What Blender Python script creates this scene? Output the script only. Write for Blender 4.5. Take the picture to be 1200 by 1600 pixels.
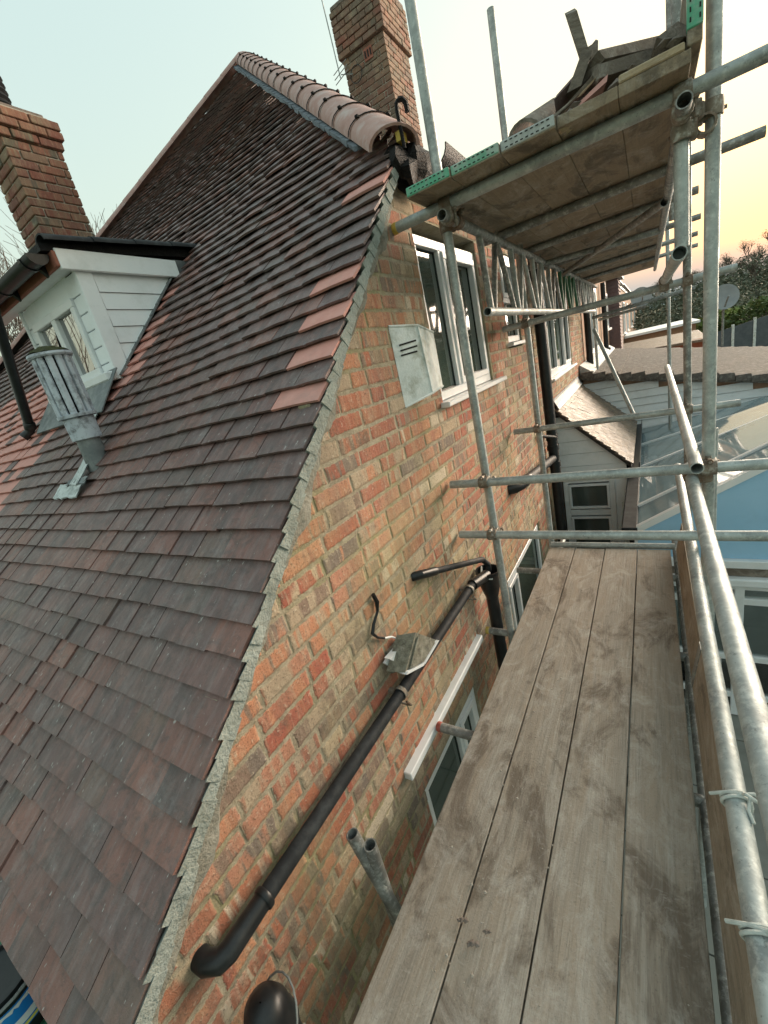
import bpy, math, random
from mathutils import Vector, Matrix
R_ = random.Random(7)
sc = bpy.context.scene
for o in list(bpy.data.objects): bpy.data.objects.remove(o)
col = sc.collection
rad = math.radians
V = Vector

# ------------------------------------------------------------------ camera
# world: origin at the photographer's eye, +Y along the brick wall, +X away from the wall, +Z up
FPX = 644.0
cy_ = V((412, -314, FPX)).normalized()
cd_ = V((480, 1950, FPX)); cd_ = (cd_ - cy_*cd_.dot(cy_)).normalized()
cx_ = cd_.cross(cy_).normalized()
ROWS = (cx_, cy_, -cd_)
def toworld(v): return V((ROWS[0].dot(v), ROWS[1].dot(v), ROWS[2].dot(v)))
cam = bpy.data.cameras.new('camera'); camo = bpy.data.objects.new('camera', cam); col.objects.link(camo)
ax, ay, az = toworld(V((1,0,0))), toworld(V((0,-1,0))), toworld(V((0,0,-1)))
camo.matrix_world = Matrix(((ax.x,ay.x,az.x,0),(ax.y,ay.y,az.y,0),(ax.z,ay.z,az.z,0),(0,0,0,1)))
cam.sensor_fit = 'HORIZONTAL'; cam.sensor_width = 36; cam.lens = FPX/1200*36
cam.clip_start = .02; cam.clip_end = 2000
sc.camera = camo
def P(px, py, axis, val):
    r = toworld(V((px-600, py-800, FPX))); return r*(val/r[axis])
def proj(p):
    q = V((ROWS[0][i]*p[0]+ROWS[1][i]*p[1]+ROWS[2][i]*p[2] for i in range(3)))
    if q.z <= .01: return None
    return (600+FPX*q.x/q.z, 800+FPX*q.y/q.z, q.z)

# ------------------------------------------------------------------ sky, sun, exposure
SUN_AZ, SUN_EL = rad(29), rad(5)
w = bpy.data.worlds.new('World'); sc.world = w; w.use_nodes = True
nt = w.node_tree; nt.nodes.clear()
sky = nt.nodes.new('ShaderNodeTexSky'); sky.sky_type = 'NISHITA'; sky.sun_disc = False
sky.sun_elevation = SUN_EL; sky.sun_rotation = SUN_AZ
sky.air_density = 1.9; sky.dust_density = 8.0; sky.ozone_density = .5; sky.altitude = 0
hz = nt.nodes.new('ShaderNodeMix'); hz.data_type = 'RGBA'; hz.inputs['Factor'].default_value = .58
hz.inputs['B'].default_value = (.72, 1.0, 1.05, 1)
bg = nt.nodes.new('ShaderNodeBackground'); bg.inputs['Strength'].default_value = .15
wo = nt.nodes.new('ShaderNodeOutputWorld')
nt.links.new(sky.outputs[0], hz.inputs['A']); nt.links.new(hz.outputs['Result'], bg.inputs['Color']); nt.links.new(bg.outputs[0], wo.inputs[0])
sun = bpy.data.lights.new('sun', 'SUN'); sun.energy = 1.8; sun.angle = rad(45); sun.color = (1, .90, .76)
suno = bpy.data.objects.new('sun', sun); col.objects.link(suno)
sd = V((math.sin(SUN_AZ)*math.cos(SUN_EL), math.cos(SUN_AZ)*math.cos(SUN_EL), math.sin(SUN_EL)))
suno.rotation_euler = sd.to_track_quat('Z', 'Y').to_euler(); suno.location = sd*50
sc.view_settings.view_transform = 'Standard'; sc.view_settings.look = 'None'
sc.view_settings.exposure = 2.62; sc.view_settings.gamma = 1.0
sc.render.engine = 'CYCLES'; sc.render.resolution_x = 768; sc.render.resolution_y = 1024

# ------------------------------------------------------------------ material helpers
class NT:
    def __init__(s, name):
        s.m = bpy.data.materials.new(name); s.m.use_nodes = True
        s.t = s.m.node_tree; s.t.nodes.clear()
        s.out = s.t.nodes.new('ShaderNodeOutputMaterial')
        s.b = s.t.nodes.new('ShaderNodeBsdfPrincipled'); s.l(s.b.outputs[0], s.out.inputs[0])
        s.geo = s.t.nodes.new('ShaderNodeNewGeometry'); s.pos = s.geo.outputs['Position']
    def l(s, a, b): s.t.links.new(a, b)
    def put(s, sock, v):
        if hasattr(v, 'is_linked') or isinstance(v, bpy.types.NodeSocket): s.l(v, sock)
        elif isinstance(v, tuple) and len(v) == 3 and sock.type == 'RGBA': sock.default_value = (*v, 1)
        else: sock.default_value = v
    def scale(s, vec, src=None):
        n = s.t.nodes.new('ShaderNodeVectorMath'); n.operation = 'MULTIPLY'; s.l(src or s.pos, n.inputs[0]); n.inputs[1].default_value = vec; return n.outputs[0]
    def addv(s, a, b):
        n = s.t.nodes.new('ShaderNodeVectorMath'); n.operation = 'ADD'; s.l(a, n.inputs[0]); s.l(b, n.inputs[1]); return n.outputs[0]
    def noise(s, scale, detail=4, rough=.55, vec=None, dist=0, col=False):
        n = s.t.nodes.new('ShaderNodeTexNoise'); s.l(vec or s.pos, n.inputs['Vector'])
        n.inputs['Scale'].default_value = scale; n.inputs['Detail'].default_value = detail
        n.inputs['Roughness'].default_value = rough; n.inputs['Distortion'].default_value = dist
        return n.outputs['Color' if col else 'Fac']
    def voro(s, scale, vec=None, feat='F1'):
        n = s.t.nodes.new('ShaderNodeTexVoronoi'); n.feature = feat; s.l(vec or s.pos, n.inputs['Vector']); n.inputs['Scale'].default_value = scale; return n.outputs['Distance']
    def ramp(s, fac, stops, mode='LINEAR'):
        n = s.t.nodes.new('ShaderNodeValToRGB'); n.color_ramp.interpolation = mode
        e = n.color_ramp.elements
        while len(e) < len(stops): e.new(.5)
        for i, (p, c) in enumerate(stops):
            e[i].position = p; e[i].color = (c, c, c, 1) if isinstance(c, (int, float)) else (*c, 1)
        s.l(fac, n.inputs[0]); return n.outputs[0]
    def mix(s, fac, a, b, mode='MIX'):
        n = s.t.nodes.new('ShaderNodeMix'); n.data_type = 'RGBA'; n.blend_type = mode
        s.put(n.inputs['Factor'], fac); s.put(n.inputs['A'], a); s.put(n.inputs['B'], b); return n.outputs['Result']
    def math(s, op, a, b=0.0, c=None):
        n = s.t.nodes.new('ShaderNodeMath'); n.operation = op; s.put(n.inputs[0], a); s.put(n.inputs[1], b)
        if c is not None: s.put(n.inputs[2], c)
        return n.outputs[0]
    def attr(s, name='rnd'):
        n = s.t.nodes.new('ShaderNodeAttribute'); n.attribute_name = name; return n.outputs['Fac']
    def rnd(s, k): return s.math('FRACT', s.math('MULTIPLY', s.attr(), k))
    def bump(s, h, strength=.5, dist=.01):
        n = s.t.nodes.new('ShaderNodeBump'); n.inputs['Strength'].default_value = strength; n.inputs['Distance'].default_value = dist
        s.l(h, n.inputs['Height']); s.l(n.outputs[0], s.b.inputs['Normal'])
    def set(s, **k):
        for a, v in k.items():
            s.put(s.b.inputs[a.replace('_', ' ')], v)
        return s.m

M = {}
MORT=[(.25,(.20,.17,.12)),(.5,(.34,.30,.22)),(.8,(.46,.42,.32))]
def m_brick(name='brick', pal=None, edge=True, dark=.75, light=.5, lich=.5, gain=1.0):
    n = NT(name); r = n.attr()
    pal = pal or [(0,(.42,.15,.09)),(.15,(.46,.22,.145)),(.27,(.47,.37,.26)),(.36,(.40,.165,.11)),(.49,(.25,.175,.135)),(.58,(.50,.23,.135)),(.70,(.41,.32,.23)),(.79,(.39,.12,.08)),(.88,(.20,.16,.135)),(.95,(.56,.48,.38))]
    c1 = n.ramp(r, pal, 'CONSTANT'); c2 = n.ramp(n.rnd(7.31), pal, 'CONSTANT')
    band = n.noise(1, 3, .6, n.addv(n.scale((3, 15, 2.2)), n.scale((0, 60, 30), n.mix(0, r, r))), .5)
    c = n.mix(n.ramp(band, [(.49, 0), (.56, 1)]), c1, c2)
    c = n.mix(n.ramp(n.noise(1, 3, .6, n.scale((9, 48, 8))), [(.5, 0), (.72, .55)]), c, n.mix(.65, c, (.55, .46, .33)))
    c = n.mix(n.ramp(n.noise(2.2, 3), [(.44, 0), (.66, lich)]), c, n.mix(.55, c, (.42, .37, .21)))
    c = n.mix(n.ramp(n.noise(120, 4, .75), [(.54, 0), (.66, .8)]), c, (.09, .07, .05))
    c = n.mix(n.ramp(n.noise(6.5, 6, .75), [(.54, 0), (.70, dark)]), c, (.12, .095, .075))
    c = n.mix(n.ramp(n.noise(55, 4, .7), [(.58, 0), (.70, light)]), c, (.64, .57, .45))
    c = n.mix(n.ramp(n.noise(1, 5, .65, n.scale((1, 3.2, .55)), .4), [(.49, 0), (.68, .6)]), c, n.mix(.75, c, (.13, .11, .085)))
    c = n.mix(n.ramp(n.noise(1.1, 5, .65), [(.48, 0), (.68, lich)]), c, n.mix(.5, c, (.40, .36, .17)))
    h = n.math('ADD', n.noise(55, 6, .75), n.math('MULTIPLY', n.noise(240, 3, .7), .4))
    if edge:
        ed = n.attr('edge'); k = n.math('ADD', ed, n.math('MULTIPLY', n.math('SUBTRACT', n.noise(48, 4, .7), .5), 1.9))
        mk = n.ramp(k, [(.08, 1), (.30, 0)])
        mc = n.ramp(n.noise(25, 5, .65), MORT)
        mc = n.mix(n.ramp(n.noise(2.6, 4, .6), [(.46, 0), (.60, .6)]), mc, n.ramp(n.noise(40, 3), [(.3, (.17,.17,.06)), (.7, (.36,.34,.13))]))
        c = n.mix(mk, c, mc)
        h = n.math('ADD', h, n.math('MULTIPLY', n.ramp(k,[(.1,0),(.5,1)]), .35))
    n.bump(h, .8, .010)
    return n.set(Base_Color=c, Roughness=.92)
def m_mortar():
    n = NT('mortar')
    c = n.ramp(n.noise(25, 5, .65), MORT)
    c = n.mix(n.ramp(n.noise(2.6, 4, .6), [(.48, 0), (.66, .5)]), c, n.ramp(n.noise(40, 3), [(.3, (.15,.16,.05)), (.7, (.33,.31,.10))]))
    n.bump(n.noise(90, 6, .7), .9, .012); return n.set(Base_Color=c, Roughness=.95)
def m_tile(name='roof_tile', pal=None, g=1.0, lich=.16, dust=(.30,.26,.262), red_=(.19,.095,.078)):
    n = NT(name); r = n.attr()
    pal = pal or [(0,(.138,.093,.091)),(.2,(.152,.095,.091)),(.34,(.170,.093,.086)),(.45,(.115,.083,.081)),(.6,(.200,.096,.081)),(.72,(.146,.099,.092)),(.82,(.130,.096,.088)),(.88,(.245,.114,.092)),(.96,(.16,.106,.09))]
    c = n.ramp(r, pal, 'CONSTANT')
    c = n.mix(n.ramp(n.noise(2.3, 4, .6), [(.45, 0), (.70, .5)]), c, red_)
    off = n.scale((40, 40, 40), n.mix(0, r, r))
    c = n.mix(n.ramp(n.noise(1, 6, .75, n.addv(n.scale((16, 10, 10)), off)), [(.47, 0), (.62, .55)]), c, n.mix(.6, c, tuple(1.5*x for x in red_)))
    c = n.mix(n.ramp(n.noise(1, 6, .75, n.addv(n.scale((11, 14, 14)), off), 1.0), [(.50, 0), (.64, .6)]), c, (.070,.055,.054))
    streak = n.noise(1, 5, .7, n.addv(n.scale((34, 6, 6)), off), .4)
    c = n.mix(n.ramp(streak, [(.46, 0), (.74, .42)]), c, dust)
    c = n.mix(n.ramp(n.noise(1, 5, .7, n.addv(n.scale((17, 4, 4)), off)), [(.48, 0), (.66, .6)]), c, (.085,.068,.066))
    c = n.mix(n.ramp(n.noise(5, 6, .75), [(.56, 0), (.78, .45)]), c, (.34, .315, .31))
    c = n.mix(n.ramp(n.noise(3.5, 5, .7, n.scale((1,1,1.01))), [(.60, 0), (.74, lich)]), c, (.17, .175, .10))
    c = n.mix(n.ramp(n.noise(1, 4, .6, n.addv(n.scale((75, 30, 30)), off)), [(.66, 0), (.72, .85)]), c, (.52, .50, .48))
    n.bump(n.math('ADD', n.noise(35, 6, .7), n.math('MULTIPLY', n.noise(300, 2), .3)), .6, .008)
    return n.set(Base_Color=c, Roughness=n.ramp(n.noise(9, 3), [(.3, .44), (.7, .66)]))
def m_simple(name, c1, c2, sc_=12, rough=.7, bump=.3, bd=.006, metal=0, spec=.5, dirt=None, dirt_amt=.5, dirt_scale=6, coat=0):
    n = NT(name)
    c = n.mix(n.ramp(n.noise(sc_, 5, .6), [(.3, 0), (.7, 1)]), c1, c2)
    if dirt: c = n.mix(n.ramp(n.noise(dirt_scale, 6, .7), [(.48, 0), (.68, dirt_amt)]), c, dirt)
    if bump: n.bump(n.noise(sc_*5, 5, .65), bump, bd)
    n.set(Base_Color=c, Roughness=rough, Metallic=metal)
    n.b.inputs['Specular IOR Level'].default_value = spec
    if coat: n.b.inputs['Coat Weight'].default_value = coat
    return n.m
def m_wood(name, axis, c1, c2, c3, stain=(.05,.04,.035), stain_amt=.6):
    n = NT(name); r = n.attr()
    off = n.scale((9, 9, 9), n.mix(0, r, r))
    def st(a, b): 
        k = [a, a, a]; k[axis] = b; return n.addv(n.scale(tuple(k)), off)
    g = n.noise(1, 8, .75, st(90, 3.0), .8)
    g2 = n.noise(1, 5, .65, st(13, 1.2), 1.6)
    c = n.mix(n.ramp(g, [(.34, 0), (.66, 1)]), c1, c2)
    c = n.mix(n.ramp(g2, [(.38, 0), (.64, .85)]), c, c3)
    c = n.mix(n.ramp(n.noise(1, 6, .7, st(4.5, 2.2), .8), [(.50, 0), (.61, stain_amt)]), c, stain)
    c = n.mix(n.ramp(n.noise(1, 7, .75, st(7, 4), 1.0), [(.50, 0), (.68, .7)]), c, n.mix(.55, c2, (.55, .52, .48)))
    c = n.mix(n.ramp(n.noise(1, 5, .7, n.addv(n.scale((20, 55, 20)), off)), [(.60, 0), (.70, .35)]), c, (.50,.47,.43))
    c = n.mix(n.ramp(n.noise(150, 4, .7), [(.58, 0), (.68, .65)]), c, n.mix(.5, c, (.05, .04, .035)))
    n.bump(n.math('ADD', n.math('ADD', g, n.math('MULTIPLY', g2, .5)), n.math('MULTIPLY', n.noise(120, 5, .7), .5)), .7, .006)
    return n.set(Base_Color=c, Roughness=.85)
def m_glass(name, tint, rough=.03, body=1.0):
    n = NT(name)
    c = n.mix(n.ramp(n.noise(1.6, 3), [(.35, 0), (.7, 1)]), tint, tuple(t*1.7 for t in tint))
    n.set(Base_Color=c, Roughness=rough); n.b.inputs['Specular IOR Level'].default_value = .9; n.b.inputs['IOR'].default_value = 1.6
    return n.m
def m_clear(name, tint, refl=.12, rough=.03):
    n = NT(name); t = n.t
    tr = t.nodes.new('ShaderNodeBsdfTransparent'); tr.inputs[0].default_value = (*tint, 1)
    gl = t.nodes.new('ShaderNodeBsdfGlossy'); gl.inputs['Roughness'].default_value = rough
    fr = t.nodes.new('ShaderNodeFresnel'); fr.inputs[0].default_value = 1.6
    mx = t.nodes.new('ShaderNodeMixShader'); n.l(n.math('ADD', fr.outputs[0], refl), mx.inputs[0]); n.l(tr.outputs[0], mx.inputs[1]); n.l(gl.outputs[0], mx.inputs[2])
    n.l(mx.outputs[0], n.out.inputs[0]); return n.m
def m_steel(name, base=(.44,.48,.475), dark=(.22,.235,.235), metal=.5, rough=.48, rust=.0):
    n = NT(name); r = n.attr()
    off = n.scale((5, 7, 3), n.mix(0, r, r))
    v = n.addv(n.pos, off)
    c = n.mix(n.ramp(n.noise(9, 5, .65, v), [(.35, 0), (.72, 1)]), base, dark)
    c = n.mix(n.ramp(n.noise(38, 5, .7, v), [(.50, 0), (.66, .6)]), c, (.60,.63,.61))
    c = n.mix(n.ramp(n.noise(90, 4, .7, v), [(.60, 0), (.68, .6)]), c, (.12,.12,.115))
    c = n.mix(n.ramp(n.noise(6, 6, .75, v), [(.62-rust*.25, 0), (.74-rust*.2, .25+rust)]), c, (.16,.085,.05))
    n.bump(n.noise(60, 4, .6, v), .25, .003)
    return n.set(Base_Color=c, Metallic=n.ramp(n.noise(5, 4, .6, v), [(.3, metal), (.75, metal*.45)]), Roughness=n.ramp(n.noise(14, 4, .6, v), [(.3, rough-.08), (.7, rough+.2)]))
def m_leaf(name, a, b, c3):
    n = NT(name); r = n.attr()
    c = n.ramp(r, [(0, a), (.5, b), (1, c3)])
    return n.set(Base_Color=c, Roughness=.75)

M['brick'] = m_brick()
M['brick_red'] = m_brick('red_chimney_brick', [(0,(.25,.10,.072)),(.2,(.28,.12,.082)),(.4,(.21,.09,.07)),(.55,(.26,.14,.095)),(.7,(.23,.08,.06)),(.82,(.13,.115,.09)),(.92,(.25,.155,.11))], False, .45, .2, .2)
M['brick_old'] = m_brick('old_chimney_brick', [(0,(.22,.115,.085)),(.2,(.25,.14,.10)),(.4,(.18,.12,.095)),(.55,(.23,.14,.11)),(.7,(.28,.11,.08)),(.85,(.17,.13,.105))], False, .6, .25, .15)
M['mortar_pale'] = m_simple('pale_mortar',(.36,.33,.28),(.48,.45,.38),30,.95,.6,.006)
M['mortar'] = m_mortar(); M['tile'] = m_tile()
M['new_tile'] = m_simple('new_clay_tile', (.56,.25,.21), (.62,.31,.265), 14, .75, .3, dirt=(.34,.22,.20), dirt_amt=.5)
M['hip'] = m_simple('hip_tile_clay', (.37,.205,.175), (.46,.30,.27), 9, .8, .4, dirt=(.50,.42,.405), dirt_amt=.7, dirt_scale=12)
M['verge'] = m_simple('verge_cement', (.24,.27,.25), (.38,.42,.39), 16, .95, .9, .015, dirt=(.16,.18,.15), dirt_amt=.6)
M['render'] = m_simple('cement_render', (.20,.20,.17), (.30,.30,.26), 14, .95, .9, .012, dirt=(.13,.12,.09), dirt_amt=.7, dirt_scale=9)
M['lead'] = m_simple('lead', (.10,.115,.125), (.19,.21,.22), 10, .55, .3, .006, metal=.2, dirt=(.38,.40,.39), dirt_amt=.5, dirt_scale=9)
M['leadw'] = m_simple('weathered_lead', (.42,.46,.46), (.62,.66,.66), 22, .65, .6, .008, dirt=(.16,.18,.18), dirt_amt=.75, dirt_scale=16)
M['cowl'] = m_simple('cowl_paint', (.42,.47,.55), (.55,.60,.66), 9, .6, .3, dirt=(.06,.055,.06), dirt_amt=.9, dirt_scale=17)
M['grime'] = m_simple('grimy_metal', (.17,.16,.12), (.36,.35,.29), 30, .8, .8, .012, dirt=(.06,.055,.04), dirt_amt=.85, dirt_scale=26)
M['moss'] = m_simple('moss', (.05,.06,.02), (.11,.12,.04), 40, .95, 1, .03)
M['black'] = m_simple('black_plastic', (.007,.008,.0095), (.014,.016,.018), 8, .36, .1, .003, dirt=(.045,.048,.05), dirt_amt=.4, dirt_scale=10, spec=.4)
M['blackw'] = m_simple('weathered_black_plastic', (.012,.0135,.016), (.024,.027,.030), 7, .62, .2, .003, dirt=(.06,.066,.07), dirt_amt=.5, dirt_scale=14, spec=.2)
M['bitumen'] = m_simple('bitumen', (.008,.008,.009), (.018,.017,.017), 20, .6, .8, .02, spec=.2)
M['white'] = m_simple('white_upvc', (.74,.77,.80), (.80,.82,.84), 5, .35, .05, .002, dirt=(.58,.59,.57), dirt_amt=.35)
M['wboard'] = m_simple('white_painted_board', (.80,.85,.89), (.85,.88,.91), 5, .55, .2, .003, dirt=(.55,.58,.58), dirt_amt=.4, dirt_scale=4)
M['vent'] = m_simple('weathered_white_metal', (.60,.66,.66), (.74,.78,.78), 20, .7, .5, .006, dirt=(.30,.32,.26), dirt_amt=.8, dirt_scale=11)
M['pane'] = m_glass('dark_window_glass', (.040,.058,.050), .05)
M['paned'] = m_clear('dormer_glass', (.25,.28,.28), .42, .01)
M['curtain'] = m_glass('curtained_glass', (.05,.06,.055), .08)
def m_poly():
    n=NT('polycarbonate_sheet'); c=n.mix(n.ramp(n.noise(5,6,.7),[(.45,0),(.7,.5)]),(.32,.43,.47),(.48,.54,.54))
    n.set(Base_Color=c,Roughness=.07); n.b.inputs['Coat Weight'].default_value=.6; n.b.inputs['Specular IOR Level'].default_value=1.0
    tr=n.t.nodes.new('ShaderNodeBsdfTransparent'); tr.inputs[0].default_value=(.75,.85,.87,1); mx=n.t.nodes.new('ShaderNodeMixShader'); mx.inputs[0].default_value=.32
    n.l(n.b.outputs[0],mx.inputs[1]); n.l(tr.outputs[0],mx.inputs[2]); n.l(mx.outputs[0],n.out.inputs[0]); return n.m
M['roofglass'] = m_poly()
M['sideglass'] = m_clear('side_glass', (.62,.70,.70), .16)
M['blueglass'] = m_simple('blue_panel', (.30,.55,.78), (.36,.60,.82), 2, .3, .05, dirt=(.26,.46,.66), dirt_amt=.5, dirt_scale=3)
M['steel'] = m_steel('galvanised_steel'); M['steeld'] = m_steel('dull_steel', (.30,.31,.30), (.13,.13,.125), .6, .5, .1)
M['rust'] = m_steel('rusty_coupler', (.30,.27,.23), (.14,.11,.08), .55, .6, .55)
M['greensteel'] = m_simple('green_painted_steel', (.02,.10,.05), (.03,.14,.07), 12, .5, .1)
M['deck'] = m_wood('scaffold_board', 1, (.225,.194,.16), (.41,.37,.32), (.34,.28,.22), (.12,.09,.067), .75)
M['board_under'] = m_wood('upper_board', 1, (.22,.17,.12), (.33,.26,.18), (.26,.20,.14))
M['toe'] = m_wood('toe_board_wood', 1, (.20,.16,.12), (.42,.36,.28), (.30,.25,.19), (.10,.08,.06), .6)
M['timber'] = m_wood('old_timber', 0, (.10,.08,.065), (.22,.18,.14), (.15,.12,.095))
M['rawtimber'] = m_wood('raw_timber', 0, (.36,.27,.17), (.48,.38,.26), (.40,.31,.2), (.2,.14,.09), .4)
M['hoop'] = m_simple('green_hoop_iron', (.07,.33,.20), (.10,.40,.26), 25, .5, .3, .003, dirt=(.33,.36,.33), dirt_amt=.8, dirt_scale=20)
M['hoopw'] = m_simple('worn_green_hoop_iron', (.12,.34,.23), (.20,.40,.30), 25, .5, .3, .003, dirt=(.42,.45,.43), dirt_amt=1.0, dirt_scale=12)
M['hoopg'] = m_simple('grey_hoop_iron', (.33,.36,.36), (.44,.47,.46), 25, .5, .3, .003, dirt=(.20,.21,.20), dirt_amt=.8, dirt_scale=20)
M['crumb'] = m_simple('pale_grit', (.30,.27,.23), (.46,.42,.37), 18, .95, .5, .01)
M['rubble'] = m_simple('rubble', (.16,.13,.11), (.30,.25,.22), 18, .95, .8, .02)
M['yellow'] = m_simple('yellow_cap', (.55,.38,.05), (.62,.45,.10), 20, .6, .3, dirt=(.3,.25,.15))
M['redcap'] = m_simple('red_cap', (.35,.08,.06), (.45,.14,.11), 20, .6, .3)
M['rope'] = m_simple('pale_rope', (.42,.45,.43), (.60,.63,.60), 60, .9, .7, .004)
M['ctile'] = m_simple('brown_concrete_tile', (.10,.085,.075), (.19,.165,.145), 26, .9, .9, .03, dirt=(.36,.34,.31), dirt_amt=.75, dirt_scale=15)
M['paving'] = m_simple('paving', (.22,.22,.20), (.30,.30,.27), 5, .85, .2)
M['grass'] = m_simple('grass', (.04,.07,.02), (.08,.11,.035), 3, .95, .6, .05)
M['hill'] = m_simple('hill_ground', (.07,.075,.035), (.13,.12,.06), .35, .95, .5, .2)
M['bark'] = m_simple('bark', (.07,.055,.045), (.13,.105,.085), 12, .9, .5, .02)
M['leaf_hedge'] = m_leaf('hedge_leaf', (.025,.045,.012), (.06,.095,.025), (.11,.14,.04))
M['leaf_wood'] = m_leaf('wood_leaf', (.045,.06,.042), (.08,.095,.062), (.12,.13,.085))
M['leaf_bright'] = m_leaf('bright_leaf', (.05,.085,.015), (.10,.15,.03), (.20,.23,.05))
M['fence'] = m_simple('grey_fence', (.07,.085,.10), (.11,.125,.14), 6, .85, .4)
M['farbrick'] = m_simple('far_brick', (.30,.17,.11), (.38,.25,.17), 14, .9, .3, dirt=(.22,.17,.12), dirt_amt=.6)
M['purple'] = m_simple('tile_hanging', (.11,.075,.08), (.17,.11,.11), 16, .8, .5, .01)
M['redroof'] = m_simple('red_far_roof', (.26,.09,.06), (.32,.14,.09), 8, .85, .3)
M['greypl'] = m_simple('grey_dish', (.22,.24,.26), (.28,.30,.31), 6, .6, .1)
M['dark'] = m_simple('dark_interior', (.012,.012,.012), (.02,.02,.02), 5, .9, 0)
M['greenpaint'] = m_simple('green_paint', (.03,.15,.08), (.045,.20,.11), 10, .6, .2)
M['bluelabel'] = m_simple('blue_label', (.01,.16,.55), (.02,.25,.65), 6, .35, 0)
M['whitelabel'] = m_simple('white_label', (.75,.77,.8), (.8,.8,.82), 6, .35, 0)
M['yellowlabel'] = m_simple('yellow_label', (.7,.6,.1), (.75,.66,.15), 6, .35, 0)
M['underlay'] = m_simple('roof_underlay', (.03,.028,.028), (.05,.045,.042), 10, .9, .3)
M['blueedge'] = m_simple('blue_membrane', (.08,.095,.12), (.17,.20,.23), 20, .7, .5, .01)
M['terra'] = m_simple('terracotta', (.25,.09,.06), (.33,.13,.09), 12, .8, .2)

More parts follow.
